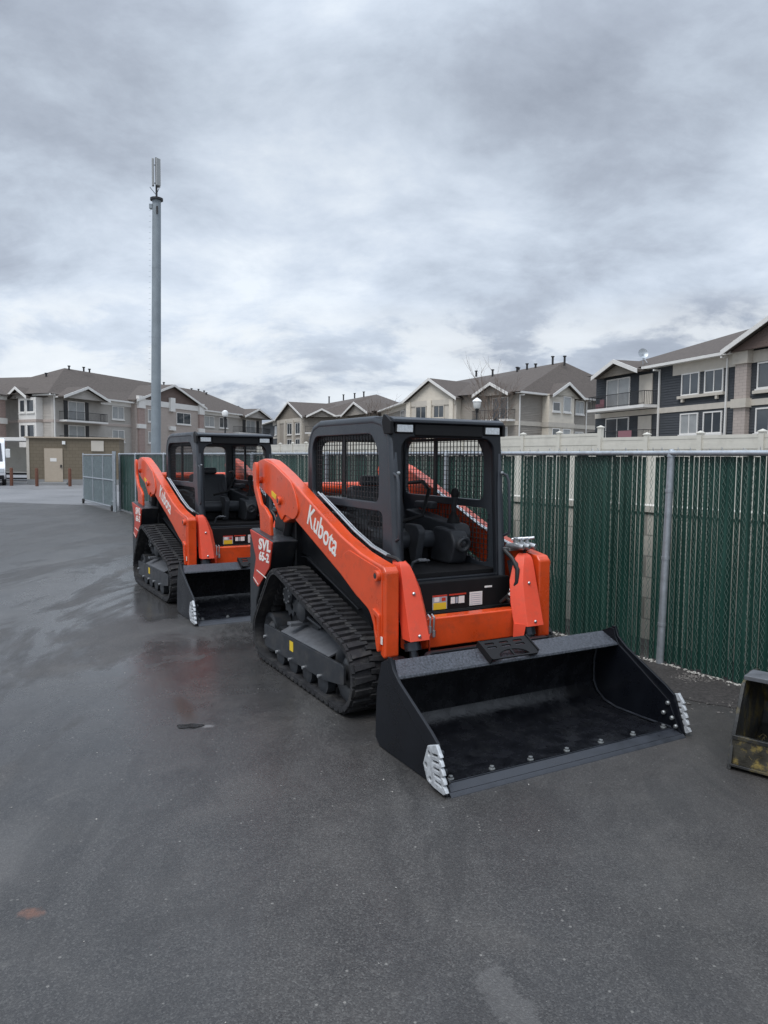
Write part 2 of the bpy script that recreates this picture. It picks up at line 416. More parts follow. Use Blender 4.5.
bn = t.nodes.new('ShaderNodeBump'); bn.inputs['Distance'].default_value = .0035
t.links.new(mth(t, 'SUBTRACT', .42, mth(t, 'MULTIPLY', wet, .34)), bn.inputs['Strength']); t.links.new(hgt, bn.inputs['Height'])
t.links.new(bn.outputs[0], b.inputs['Normal'])

far_g = mat('far_ground_mix', (.16, .155, .14), .9, var=.3, vscale=.05)
tag(MB().poly([(-900, -200, -.008), (900, -200, -.008), (900, 1600, -.008), (-900, 1600, -.008)], [(0, 1, 2, 3)]).build('ground', far_g), kind='structure')
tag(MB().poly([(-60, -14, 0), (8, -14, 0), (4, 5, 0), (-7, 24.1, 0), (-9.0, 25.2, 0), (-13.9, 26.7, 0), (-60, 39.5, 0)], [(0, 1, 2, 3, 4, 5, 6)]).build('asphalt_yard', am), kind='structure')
tag(MB().poly([(-13.9, 26.2, -.004), (-8.8, 24.6, -.004), (-6.5, 23.4, -.004), (-5, 60, -.004), (-60, 74, -.004), (-60, 38.5, -.004)], [(0, 1, 2, 3, 4, 5)]).build('concrete_road', ROADC), kind='structure')
# shallow puddle in the yard
PUD = mat('puddle_water', (.030, .030, .030), .10, spec=.9, rvar=.08, vscale=30)
pd = []
for i in range(28):
    a = 2 * PI * i / 28; rr = 1 + .22 * math.sin(2 * a + 1) + .13 * math.sin(5 * a)
    pd.append((-1.215 + .070 * rr * math.cos(a), 4.57 + .045 * rr * math.sin(a), .004))
tag(MB().poly(pd, [tuple(range(28))]).build('puddle', PUD), kind='structure')

# ------------------------------------------------------------------ buildings
class Fac:
    def __init__(s, p0, p1):
        s.p0 = Vector((*p0, 0)); d = Vector((*p1, 0)) - s.p0; s.L = d.length; s.d = d.normalized(); s.n = Vector((s.d.y, -s.d.x, 0))
    def P(s, u, w, z): return s.p0 + s.d * u + s.n * w + Vector((0, 0, z))
    def box(s, mb, u0, u1, w0, w1, z0, z1):
        return mb.hexa([s.P(u0, w1, z0), s.P(u1, w1, z0), s.P(u1, w0, z0), s.P(u0, w0, z0), s.P(u0, w1, z1), s.P(u1, w1, z1), s.P(u1, w0, z1), s.P(u0, w0, z1)])
    def each(s, name, m, root, *boxes):
        for bx in boxes: s.b(name, m, root, bx)
    def b(s, name, m, root, *boxes, bevel=0):
        mb = MB()
        for bx in boxes: s.box(mb, *bx)
        return mb.build(name, m, root, world=True, smooth=False, bevel=bevel)
def window(F, root, u0, u1, z0, z1, w=0.0, name='window', glass=None, sill=True, mull=1, trim=None):
    trim = trim or TRIMW; k = .09
    bx = [(u0 - k, u0, w - .02, w + .07, z0 - k, z1 + k), (u1, u1 + k, w - .02, w + .07, z0 - k, z1 + k),
          (u0, u1, w - .02, w + .07, z1, z1 + k), (u0, u1, w - .02, w + .07, z0 - k, z0)]
    for i in range(mull):
        um = u0 + (u1 - u0) * (i + 1) / (mull + 1); bx.append((um - .035, um + .035, w - .02, w + .05, z0, z1))
    fr = F.b(name, trim, root, *bx)
    F.b('pane', glass or GLASS, fr, (u0, u1, w - .02, w + .02, z0, z1))
    if sill and name == 'window': F.b('sill', trim, fr, (u0 - .18, u1 + .18, w - .02, w + .13, z0 - .26, z0 - k - .004))
    return fr
def balcony(F, root, u0, u1, zs, w=0.0, depth=1.3, rail=1.05, items=None):
    s = F.b('balcony', TRIMW, root, (u0, u1, w, w + depth, zs - .22, zs))
    bx = [(u0 + .05, u1 - .05, w + depth - .09, w + depth - .04, zs + rail - .05, zs + rail), (u0 + .05, u1 - .05, w + depth - .09, w + depth - .04, zs + .08, zs + .12)]
    for uu in (u0 + .05, u1 - .1): bx.append((uu, uu + .05, w, w + depth - .09, zs + rail - .05, zs + rail))
    nb = int((u1 - u0) / .16)
    for i in range(nb + 1):
        u = u0 + .06 + (u1 - u0 - .14) * i / nb; bx.append((u, u + .022, w + depth - .075, w + depth - .055, zs + .02, zs + rail - .05))
    for j in range(int(depth / .16)):
        for uu in (u0 + .06, u1 - .09): bx.append((uu, uu + .022, w + .05 + j * .16, w + .072 + j * .16, zs + .02, zs + rail - .05))
    F.b('railing', IRON, s, *bx)
    return s
def gable(F, root, u0, u1, z0, zp, out, back, infill, wallm=None, zb=0.0, up=None, over=.45):
    um = up if up is not None else (u0 + u1) / 2
    if wallm: F.b('bay_wall', wallm, root, (u0 + .35, u1 - .35, -.3, out - .02, zb, z0 - .1))
    k = (zp - z0)
    mb = MB()    # infill triangle as a thin prism
    a = [(u0 + .3, z0 - .12), (u1 - .3, z0 - .12), (um, zp - .28)]
    v = [F.P(p[0], out - .2, p[1]) for p in a] + [F.P(p[0], out, p[1]) for p in a]
    mb.poly(v, [(0, 2, 1), (3, 4, 5), (0, 1, 4, 3), (1, 2, 5, 4), (2, 0, 3, 5)])
    mb.build('gable_wall', infill, root, world=True, smooth=False)
    mb = MB(); t_ = .16
    for (e, ez) in ((u0, z0), (u1, z0)):
        v = []
        for w in (out + over, -back):
            v += [F.P(e, w, ez), F.P(um, w, zp), F.P(um, w, zp - t_), F.P(e, w, ez - t_)]
        mb.poly(v, [(0, 1, 2, 3), (7, 6, 5, 4), (0, 4, 5, 1), (2, 6, 7, 3), (0, 3, 7, 4), (1, 5, 6, 2)])
    g = mb.build('gable_roof', ROOFM, root, world=True, smooth=False)
    mb = MB(); h = .30
    for (e, ez) in ((u0, z0), (u1, z0)):
        v = []
        for w in (out + over + .06, out + over + .003):
            v += [F.P(e, w, ez + .03), F.P(um, w, zp + .03), F.P(um, w, zp - h), F.P(e, w, ez - h)]
        mb.poly(v, [(0, 1, 2, 3), (7, 6, 5, 4), (0, 4, 5, 1), (2, 6, 7, 3), (0, 3, 7, 4), (1, 5, 6, 2)])
    mb.build('bargeboard', TRIMW, g, world=True, smooth=False)
def wallstack(F, root, levels, u0=None, u1=None, name='wall'):
    u0 = 0 if u0 is None else u0; u1 = F.L if u1 is None else u1
    for (z0, z1, m, w) in levels:
        if not m.name.endswith('siding'): F.b(name, m, root, (u0, u1, -.35, w, z0, z1)); continue
        mb = MB(); nb = max(1, round((z1 - z0) / .19)); h = (z1 - z0) / nb
        F.box(mb, u0, u1, -.35, w - .03, z0, z1)
        for k in range(nb):
            a, b_ = z0 + k * h, z0 + (k + 1) * h
            mb.hexa([F.P(u0, w + .006, a), F.P(u1, w + .006, a), F.P(u1, w - .029, a), F.P(u0, w - .029, a), F.P(u0, w - .022, b_), F.P(u1, w - .022, b_), F.P(u1, w - .029, b_), F.P(u0, w - .029, b_)])
        mb.build(name, m, root, world=True, smooth=False)
def gutter(F, root, u0, u1, z=9.0, w=.55):
    F.b('gutter', TRIMW, root, (u0, u1, w, w + .12, z - .22, z - .02), (u0, u1, -.1, w, z - .20, z - .15))
def roof(root, verts, faces, m=ROOFM, name='roof'):
    mb = MB(); mb.poly(verts, faces)
    return mb.build(name, m, root, world=True, smooth=False)
def vents(root, pts, h=.7, r=.09, nm='roof_vent'):
    for i, p in enumerate(pts):
        hh = h * (1 + .5 * ((i * 37) % 5) / 5)
        MB().tube([p, (p[0], p[1], p[2] + hh)], r, 8).tube([(p[0], p[1], p[2] + hh), (p[0], p[1], p[2] + hh + .12)], r * 1.7, 8).build(nm, IRON, root, world=True)
def spout(F, root, u, z0=0, z1=8.8, w=.02):
    F.b('downspout', TRIMW, root, (u - .06, u + .06, w, w + .11, z0, z1 - .35), (u - .06, u + .06, w, w + .62, z1 - .35, z1 - .22))

# --- right: slate blue apartment block
D = thing('apartment_building', (18.19, 64.4, 0), 'dark slate blue apartment building with iron balcony and white framed windows at right', 'building', 'apartment buildings beyond the fence')
FD = Fac((18.19, 64.4), (30.0, 26.8)); FD.L = 34
wallstack(FD, D, [(0, 5.3, SID_B, 0), (5.3, 5.7, TRIMB, .05), (5.7, 9.0, SID_B, 0)])
FD.each('frieze', TRIMB, D, (9.9, 16.2, 0, .06, 7.95, 8.75), (17.5, 34, 0, .06, 8.0, 8.75))
FD.each('pillar', BRK, D, (16.35, 17.35, -.1, .35, 0, 8.0))
FD.each('pillar_cap', TRIMB, D, (16.2, 17.5, -.1, .48, 8.0, 9.6), (16.2, 17.5, -.1, .48, 5.2, 5.78))
balcony(FD, D, .75, 8.3, 5.98, 0, 1.3)
balcony(FD, D, .75, 8.3, 3.05, 0, 1.3)
for z0, z1, g in ((6.1, 8.35, BLIND), (3.1, 5.15, GLASS)):
    window(FD, D, 1.7, 4.7, z0, z1, name='balcony_door', glass=g)
    FD.b('storage_door', TRIMB, D, (6.0, 7.6, 0, .07, z0, z1 + .05))
for z0, z1 in ((6.5, 7.9), (3.72, 5.05)):
    for a, c in ((10.95, 12.6), (13.3, 14.9), (18.0, 19.6), (22.5, 24.4), (25.2, 27.0)):
        if a == 18.0: window(FD, D, a, 20.0, z0 - .1, z1 - .02, glass=GLASS)
        else: window(FD, D, a, c, z0, z1, glass=BLIND if (z0 < 4 and a < 11) else GLASS)
ws_ = FD.b('window_shelf', TRIMB, D, (10.6, 15.15, 0, .2, 6.2, 6.4)); FD.each('bracket', TRIMB, ws_, (11.0, 11.2, 0, .17, 5.95, 6.2), (14.4, 14.6, 0, .17, 5.95, 6.2)); FD.b('window_shelf', TRIMB, D, (17.7, 20.3, 0, .2, 6.02, 6.22))
spout(FD, D, 8.45); spout(FD, D, 15.35, 0, 8.9)
gable(FD, D, 1.0, 7.2, 8.72, 9.8, .7, 7, SHAKE_T)
gable(FD, D, 15.9, 28.0, 8.9, 11.35, .7, 8, SHAKE, up=21.9)
gutter(FD, D, 7.0, 16.2, 8.95)
Nn = -FD.n
def DP(u, w, z): return FD.P(u, -w, z)
roof(D, [DP(-.6, -.65, 8.95), DP(34, -.65, 8.95), DP(34, 8.5, 12.2), DP(8.2, 8.5, 12.2), DP(-.6, 17, 8.95), DP(34, 17, 8.95)],
     [(0, 1, 2, 3), (0, 3, 4), (3, 2, 5, 4), (0, 4, 5, 1)])
FD.b('back_wall', SID_B, D, (0, 34, -16, -15.7, 0, 8.9), (0, .3, -15.7, -.35, 0, 8.9), (33.7, 34, -15.7, -.35, 0, 8.9))
vents(D, [DP(16.2, 6.6, 11.4), DP(17.2, 6.5, 11.4), DP(18.6, 7.4, 11.7), DP(15.9, 7.4, 11.7)], .75, .12)
ds = MB().lathe([(.02, -.08), (.22, -.05), (.38, .03), (.39, .05), (.2, -.03), (.02, -.05)], basis((1, 0, 0), (0, .3, 1), (-.35, -1, .35), DP(6.3, 0, 10.05)), 20)
ds.tube([DP(6.3, 0, 9.2), DP(6.3, 0, 10.0)], .035, 8).tube([DP(6.7, .1, 9.3), DP(6.3, 0, 9.8)], .025, 6)
ds.tube([DP(6.3, 0, 10.0), DP(6.45, -.5, 9.9)], .02, 6).build('satellite_dish', GALV, D, world=True)
tag(FD.b('outdoor_chair', PINK, None, (1.5, 2.0, .5, 1.0, 6.0, 6.4), (1.5, 2.0, .5, .58, 6.4, 6.8)), 'dusky red chair on the top balcony of the slate blue building', 'chair')
tag(FD.b('towel', PINK, None, (5.2, 6.9, 1.262, 1.29, 3.2, 4.06)), 'pink towel hanging on the lower balcony railing of the slate blue building', 'towel')

# --- middle: taupe apartment block
B2_ = thing('apartment_building', (14.27, 79.6, 0), 'taupe sided apartment building with cream bay windows, just left of the slate blue building', 'building', 'apartment buildings beyond the fence')
FR = Fac((14.27, 79.6), (36.0, 99.16)); FL = Fac((3.44, 91.5), (14.27, 79.6)); FF = Fac((-.5, 113.7), (3.44, 91.5))
for F_ in (FR, FL, FF): wallstack(F_, B2_, [(0, 5.4, SID_T, 0), (5.4, 5.85, TRIMB, .05), (5.85, 9.0, SID_T, 0)])
# cream bay with a small gable
FR.each('bay', SID_C, B2_, (4.2, 9.0, -.1, .9, 0, 5.35), (4.2, 9.0, -.1, .9, 5.9, 8.95)); FR.b('bay_band', TRIMB, B2_, (4.1, 9.1, -.1, .97, 5.35, 5.9))
for z0, z1 in ((7.2, 8.75), (4.1, 5.15)):
    window(FR, B2_, 4.9, 6.1, z0, z1 - (.7 if z0 > 6 else 0), .9, glass=GLASS, mull=0); window(FR, B2_, 6.9, 8.2, z0, z1, .9, glass=BLIND, mull=0)
    window(FR, B2_, 10.6, 12.2, z0, z1 - .2, 0, glass=BLIND)
    window(FR, B2_, 16, 17.8, z0, z1, 0)
gable(FR, B2_, 4.2, 10.4, 8.85, 10.4, .9, 4, SID_C)
spout(FR, B2_, .1, 0, 8.9); spout(FR, B2_, 12.75, 0, 8.9)
gutter(FR, B2_, -.5, 4.3, 9.0); gutter(FR, B2_, 10.4, 26, 9.0)
balcony(FL, B2_, 10.5, 15.7, 6.05, 0, 1.2); balcony(FL, B2_, 10.5, 15.7, 3.1, 0, 1.2)
window(FL, B2_, 12.6, 14.6, 6.15, 8.4, 0, name='balcony_door', glass=GLASS); window(FL, B2_, 12.6, 14.6, 3.2, 5.2, 0, name='balcony_door', glass=BLIND)
gable(FL, B2_, 10.6, 15.6, 8.8, 10.05, .8, 4, SID_T)
gable(FL, B2_, -.6, 8.2, 8.7, 11.2, .8, 6, SID_C, wallm=TRIMB, zb=0)
for a, c in ((1.4, 3.0), (4.4, 5.9)):
    window(FL, B2_, a, c, 6.6, 7.9, .8, trim=TRIMB); window(FL, B2_, a, c, 3.6, 5.0, .8, trim=TRIMB)
FL.each('pillar', SID_C, B2_, (-.2, .5, .6, 1.0, 0, 8.6), (3.35, 4.0, .6, 1.0, 0, 8.6), (6.9, 7.5, .6, 1.0, 0, 8.6))
FL.b('gable_band', TRIMB, B2_, (-.25, 7.8, .78, .88, 8.0, 8.62))
for a, c in ((15.2, 17.2), (18.3, 19.6), (20.8, 22.0)): window(FF, B2_, a, c, 6.9, 7.95, 0)
FF.each('frieze', TRIMB, B2_, (0, 22.3, 0, .06, 8.1, 8.75)); gutter(FF, B2_, 0, 22.8, 8.95, .6)
roof(B2_, [(3.0, 90.9, 8.95), (14.27, 78.7, 8.95), (36.4, 98.6, 8.95), (21.9, 91.9, 13.75), (10.2, 117.2, 13.75), (-1.1, 113.7, 8.95), (22, 124, 8.95)],
     [(0, 1, 3), (0, 3, 4), (1, 2, 3), (0, 4, 5), (3, 2, 6), (3, 6, 4), (4, 6, 5)], ROOFM)
MB().box(15, 15.3, 96, 112, 0, 8.8).build('back_wall', SID_T, B2_, world=True, smooth=False)
vents(B2_, [(17.9, 100.4, 13.2), (16.8, 95.4, 12.5), (17.9, 94.6, 12.7), (18.8, 93.7, 12.8), (14.3, 99.7, 12.6), (13.0, 107, 13.5), (20.5, 91.8, 13.4), (21.6, 90.3, 13.1)], .75, .13)

# --- farther: the second taupe block with a blue end
B1_ = thing('apartment_building', (-13.1, 127.3, 0), 'small far apartment building with brown hip roof and slate blue left end', 'building', 'apartment buildings beyond the fence')
Fb = [Fac((-27.2, 165), (-19, 137.6)), Fac((-19, 137.6), (-13.1, 127.3)), Fac((-13.1, 127.3), (-8.4, 128)), Fac((-8.4, 128), (-1.66, 113.9)), Fac((-1.66, 113.9), (8, 125))]
for i, F_ in enumerate(Fb): wallstack(F_, B1_, [(0, 5.4, SID_B if i == 0 else SID_T, 0), (5.4, 5.8, TRIMB, .05), (5.8, 9.0, SID_B if i == 0 else SID_T, 0)])
Fb[0].each('frieze', TRIMB, B1_, (17, 28.5, 0, .06, 8.0, 8.7)); gutter(Fb[0], B1_, 0, 28.7, 8.95, .7)
for a, c in ((19.5, 22.0), (23.5, 26.3)): window(Fb[0], B1_, a, c, 6.2, 7.7, 0)
gable(Fb[1], B1_, -.6, 12.2, 8.7, 11.6, .8, 8, SHAKE_T, wallm=SID_T)
Fb[1].each('frieze', TRIMB, B1_, (0, 11.8, .79, .87, 7.9, 8.6))
Fb[1].each('pillar', TRIMB, B1_, (.2, .9, .7, 1.05, 0, 8.5), (3.4, 4.1, .7, 1.05, 0, 8.3), (7.1, 7.8, .7, 1.05, 0, 8.3), (10.8, 11.4, .7, 1.05, 0, 8.5))
for a, c in ((4.6, 6.6), (8.4, 10.2)):
    window(Fb[1], B1_, a, c, 5.9, 7.7, .8); window(Fb[1], B1_, a, c, 3.0, 4.9, .8)
gable(Fb[2], B1_, -.4, 4.9, 8.8, 10.1, .8, 5, SID_T); gutter(Fb[3], B1_, -.6, 5.5, 8.95, .7)
gable(Fb[3], B1_, 5.2, 15.9, 8.7, 10.6, .8, 5, SID_T); balcony(Fb[2], B1_, -.6, 1.6, 6.0, .8, 1.2)
for a, c in ((1.5, 3.2), (8, 10), (12, 13.6)): window(Fb[3], B1_, a, c, 6.4, 7.9, 0)
roof(B1_, [(-28, 165, 8.95), (-19.6, 137.2, 8.95), (-13.3, 126.4, 8.95), (-8.6, 127.2, 8.95), (-1.6, 113.0, 8.95), (8.6, 125, 8.95), (-1.59, 137.6, 13.5), (-14.7, 166, 13.5), (2, 170, 8.95)],
     [(0, 1, 7), (1, 2, 7), (2, 6, 7), (2, 3, 6), (3, 4, 6), (4, 5, 6), (5, 8, 6), (6, 8, 7)], ROOFM)
vents(B1_, [(-6, 147, 13.5), (-8.5, 152.5, 13.5), (-12, 160, 13.5), (-4, 140, 13.1)], .9, .14)

# --- left: long greige block
A_ = thing('apartment_building', (-39.8, 89.4, 0), 'long greige and rosy brick apartment building at far left behind the brown shed', 'building', 'apartment buildings beyond the fence')
A1 = Fac((-39.8, 89.4), (-23.1, 140)); A0 = Fac((-47.2, 93.7), (-39.8, 89.4)); A2 = Fac((-66, 96.5), (-47.2, 93.7))
for F_ in (A0, A1, A2): wallstack(F_, A_, [(0, 5.7, SID_G, 0), (5.7, 6.05, BRK, .05), (6.05, 9.2, SID_G, 0)])
u_ = A0.L - 6.9
A0.each('bay', TRIMW, A_, (u_ + 1.5, u_ + 4.9, -.1, .9, 0, 5.7), (u_ + 1.5, u_ + 4.9, -.1, .9, 6.05, 8.7)); A0.b('bay_band', BRK, A_, (u_ + 1.45, u_ + 4.95, -.1, .95, 5.7, 6.05))
for z0, z1 in ((7.0, 8.35), (3.95, 5.35)):
    window(A0, A_, u_ + 1.9, u_ + 2.75, z0, z1, .9, mull=0); window(A0, A_, u_ + 3.25, u_ + 4.5, z0, z1, .9, mull=0); window(A0, A_, u_ + .35, u_ + 1.2, z0, z1 - .1, 0, mull=0)
gable(A0, A_, u_ - .4, u_ + 3.9, 8.75, 10.0, 1.0, 4, SID_G)
gutter(A0, A_, u_ + 3.9, A0.L + .4, 9.1); spout(A1, A_, .1, 0, 9.0)
for zb in (6.05, 3.1):
    balcony(A1, A_, .9, 8.4, zb, 0, 1.2)
    window(A1, A_, 2.55, 5.3, zb + .08, zb + 2.3, 0, name='balcony_door', glass=BLIND)
    A1.each('shutter', IRON, A_, (1.75, 2.35, 0, .06, zb, zb + 2.4), (5.5, 6.1, 0, .06, zb, zb + 2.4))
    balcony(A1, A_, 42.5, 54.5, zb, 0, 1.2)
    window(A1, A_, 47.2, 50.5, zb + .08, zb + 2.3, 0, name='balcony_door', glass=BLIND)
    A1.each('shutter', IRON, A_, (45.9, 46.9, 0, .06, zb, zb + 2.4), (51.1, 52.0, 0, .06, zb, zb + 2.4))
gable(A1, A_, .2, 8.6, 8.85, 10.3, 1.0, 6, SID_G)
gutter(A1, A_, 8.6, 14.6, 9.2); gutter(A1, A_, 32, 44.8, 9.3)
A1.each('frieze', TRIMW, A_, (8.4, 14.8, 0, .07, 8.45, 9.0), (31.8, 45, 0, .07, 8.6, 9.1), (14.8, 31.7, .78, .9, 8.9, 9.7))
gable(A1, A_, 14.3, 32.2, 9.5, 12.4, .8, 8, SHAKE, wallm=BRK)
A1.each('pillar', TRIMW, A_, (14.9, 16.4, .7, 1.15, 8.4, 10.1), (22.4, 23.6, .7, 1.15, 8.4, 10.4), (30.2, 31.6, .7, 1.15, 8.4, 10.1), (14.8, 16.5, .7, 1.15, 5.6, 6.2), (22.3, 23.7, .7, 1.15, 5.6, 6.2), (30.1, 31.7, .7, 1.15, 5.6, 6.2))
A1.each('brick_pillar', BRKR, A_, (15.0, 16.3, .7, 1.05, 0, 5.6), (15.0, 16.3, .7, 1.05, 6.2, 8.4), (30.3, 31.5, .7, 1.05, 0, 5.6), (30.3, 31.5, .7, 1.05, 6.2, 8.4))
for z0, z1 in ((6.75, 8.3), (3.75, 5.15)):
    window(A1, A_, 10.7, 13.0, z0, z1, 0, glass=BLIND); window(A1, A_, 17.4, 19.2, z0, z1, .8, glass=BLIND)
    window(A1, A_, 24.4, 28.0, z0, z1, .8, glass=GLASS); window(A1, A_, 33.4, 36.2, z0, z1, 0, glass=BLIND); window(A1, A_, 38.0, 40.6, z0, z1, 0, glass=GLASS)
gable(A1, A_, 44.6, 55.2, 9.0, 10.6, .8, 5, SID_G)
# left wing with a porch column
A2.each('column', BRKR, A_, (A2.L - .3, A2.L + 1.1, 2.3, 3.6, 0, 5.5), (A2.L - .3, A2.L + 1.1, 2.3, 3.6, 6.2, 8.4))
A2.each('column_cap', TRIMW, A_, (A2.L - .45, A2.L + 1.25, 2.2, 3.7, 5.5, 6.2), (A2.L - .45, A2.L + 1.25, 2.2, 3.7, 8.4, 9.0))
gable(A2, A_, A2.L - 8, A2.L + 1.6, 9.0, 10.6, 3.7, 6, SID_G); gutter(A2, A_, A2.L + 1.4, A2.L + 3.4, 9.2, 1.2)
A2.b('porch_wall', IRON, A_, (A2.L + 1.3, A2.L + 2.2, 0, .4, 0, 8.6))
A2.b('porch_slab', TRIMW, A_, (A2.L - 8, A2.L - .5, .1, 3.3, 5.75, 6.0)); 
for z0 in (6.6, 3.6): window(A2, A_, A2.L - 3.2, A2.L - 1.4, z0, z0 + 1.6, 0, glass=GLASS)
roof(A_, [(-40.0, 88.5, 9.1), (-22.4, 139.9, 9.2), (-42.8, 99.8, 13.35), (-32.7, 132.2, 13.35), (-54, 94.7, 9.1), (-43, 146, 9.1), (-66, 104, 11.4), (-66, 95.8, 9.1), (-48, 92.4, 9.1)],
     [(0, 1, 3, 2), (0, 2, 4), (2, 3, 5, 4), (1, 5, 3)], ROOFM)
roof(A_, [(-66, 95.0, 9.1), (-40.6, 90.6, 9.1), (-43.5, 101, 12.4), (-66, 104, 12.0), (-66, 113, 9.1), (-44, 110, 9.1)], [(0, 1, 2, 3), (3, 2, 5, 4)], ROOFM, 'wing_roof')
vents(A_, [(-43.9, 96.8, 11.9), (-42.4, 100.3, 13.2), (-41.2, 102.2, 13.2), (-40.9, 103.4, 13.2), (-36.0, 121.5, 13.2), (-33.6, 129.6, 13.1), (-32.9, 131.6, 13.1), (-32.3, 133.2, 12.9), (-31.6, 132.0, 12.6), (-27.2, 138.2, 10.6), (-26.4, 139, 10.2)], .35, .12)

# ------------------------------------------------------------------ shed, carport, bollards, van
S_ = thing('utility_shed', (-20.86, 43.3, 0), 'flat roofed olive brown block shed with a tan door and pale vent', 'shed')
FS = Fac((-20.86, 43.3), (-15.4, 44.68)); FS.L = 5.1
FS.b('wall', SHEDM, S_, (0, 5.1, -3, 0, 0, 2.72)); FS.b('roof_edge', TAN, S_, (-.12, 5.2, -3.1, .12, 2.72, 2.80))
FS.b('base', CONC, S_, (-.02, 5.12, -.1, .03, 0, .30)); FS.b('step', CONC, S_, (.75, 2.25, .03, .9, 0, .14))
dr = FS.b('door', TAN, S_, (.93, 1.93, -.02, .05, .16, 2.12)); FS.b('handle', IRON, dr, (1.80, 1.88, .05, .12, 1.0, 1.16)); FS.b('notice', WHITE, dr, (1.25, 1.6, .052, .06, 1.35, 1.55))
FS.b('vent', TRIMB, S_, (3.52, 4.22, 0, .05, 1.98, 2.60)); FS.b('wall_lamp', GLOBE, S_, (1.93, 2.10, 0, .14, 2.36, 2.55)); FS.b('corner_trim', TRIMB, S_, (-.03, .12, -.1, .035, .3, 2.72))
for i, (px, py) in enumerate(((-20.75, 41.2), (-19.2, 40.9), (-17.5, 41.2))):
    tag(MB().lathe([(.085, 0), (.085, .95), (.06, 1.0), (.01, 1.01)], T(px, py, 0), 14).build('bollard', RUST),
        ['rust brown bollard standing beside the left corner of the brown shed', 'rust brown bollard just left of the tan shed door', 'rust brown bollard just right of the tan shed door', 'rust brown bollard by the white van, leftmost of the four'][i], 'bollard', 'bollards in front of the shed')
cp = thing('carport', (-27, 48.5, 0), 'low flat white roofed carport with ivory panels left of the brown shed', 'carport')
MB().box(-35, -22.2, 47.4, 52, 2.62, 2.84).build('roof', TRIMW, cp, world=True)
MB().box(-35, -22.4, 51.2, 51.3, .55, 2.25).build('panel', VINYL, cp, world=True)
for x in (-34.5, -29, -22.7): MB().box(x - .06, x + .06, 47.5, 47.62, 0, 2.62).build('post', IRON if x < -23 else TRIMW, cp, world=True)
for z0, z1 in ((.35, .5), (.05, .15)): MB().box(-35, -22.4, 51.1, 51.18, z0, z1).build('rail', IRON, cp, world=True)

van = thing('van', (-23.17, 43.15, 0), 'white van facing the yard at the left edge of the photo, beside the shed', 'van', None, rz=R(-62.9))
bd = MB(); prof = [(-2.9, .35), (2.55, .35), (2.72, .5), (2.74, .95), (2.55, 1.12), (2.05, 1.30), (1.50, 2.45), (1.2, 2.66), (-2.8, 2.72), (-2.95, 2.5)]
bd.prism(soften(prof, .12), -.98, .98, XZ(0)); bd.build('body', CARW, van, bevel=.04)
for sy in (-1, 1):
    MB().prism([(1.92, 1.34), (1.45, 2.25), (.55, 2.25), (.55, 1.34)], -.012, .012, basis((1, 0, 0), (0, 0, 1), (0, -1, 0), (0, sy * .985, 0))).build('side_window', GLASS, van)
    mr = MB().box(1.65, 1.80, sy * 1.12 - .12, sy * 1.12 + .12, 1.55, 2.05).box(1.68, 1.76, sy * .99 - .05, sy * .99 + .05, 1.6, 1.7); mr.build('mirror', WHITEP, van, bevel=.03)
    MB().box(2.60, 2.752, sy * .72 - .18, sy * .72 + .18, .72, .95).build('headlight', LENS, van, bevel=.02)
    for wx in (1.85, -1.95):
        w_ = MB().lathe([(.2, -.11), (.33, -.11), (.35, -.07), (.35, .07), (.33, .11), (.2, .11)], basis((1, 0, 0), (0, 0, 1), (0, -1, 0), (wx, sy * .90, .35)), 24).build('wheel', TYRE, van)
        MB().lathe([(.20, -.09), (.20, .09), (.03, .12)], basis((1, 0, 0), (0, 0, 1), (0, -1 if sy < 0 else 1, 0), (wx, sy * .91, .35)), 18).build('rim', GALV, w_)
MB().prism([(-.85, 0), (.85, 0), (.78, 1.15), (-.78, 1.15)], 0, .02, basis((0, 1, 0), (-.431, 0, .902), (.902, 0, .431), (2.045, 0, 1.335))).build('windscreen', GLASS, van)
MB().box(2.70, 2.78, -.9, .9, .36, .58).build('bumper', DARK, van, bevel=.02)
MB().box(2.735, 2.755, -.45, .45, .66, .88).build('grille', DARK, van)

# ------------------------------------------------------------------ pole, lamps, trees
px_, py_ = -16.05, 52.0
mp_ = thing('monopole_tower', (px_, py_, 0), 'tall grey steel cell pole with panel antennas on top behind the gate', 'cell tower')
def polex(z): return px_ + .012 * (z - 1.7) * .0
MB().tube([(px_, py_, 0), (px_ + .30, py_, 19.2)], .345, 28, r1=.285).build('pole', POLEM, mp_, world=True)
for z in (5.2, 9.9, 14.6): MB().tube([(px_ + .30 * z / 19.2, py_, z), (px_ + .30 * z / 19.2, py_, z + .10)], .35 - .06 * z / 19.2, 28).build('joint_band', POLEM, mp_, world=True)
MB().tube([(px_ + .30, py_, 19.16), (px_ + .30, py_, 19.30)], .43, 28).build('top_flange', IRON, mp_, world=True)
MB().box(px_ + .47, px_ + .36, py_ - .33, py_ - .25, 18.2, 18.7).build('hand_hole', IRON, mp_, world=True)
MB().box(px_ - .18, px_ + .02, py_ - .15, py_ + .15, 18.6, 18.9).build('bracket', POLEM, mp_, world=True)
mb = MB(); 
for i in range(46): mb.tube([(px_ - .30 + .0055 * i, py_ - .15, 1.8 + i * .37), (px_ - .44 + .0055 * i, py_ - .15, 1.8 + i * .37)], .008, 5)
mb.build('climbing_pegs', POLEM, mp_, world=True)
MB().tube([(px_ + .30, py_, 19.3), (px_ + .30, py_, 22.0)], .07, 12).build('mast', IRON, mp_, world=True)
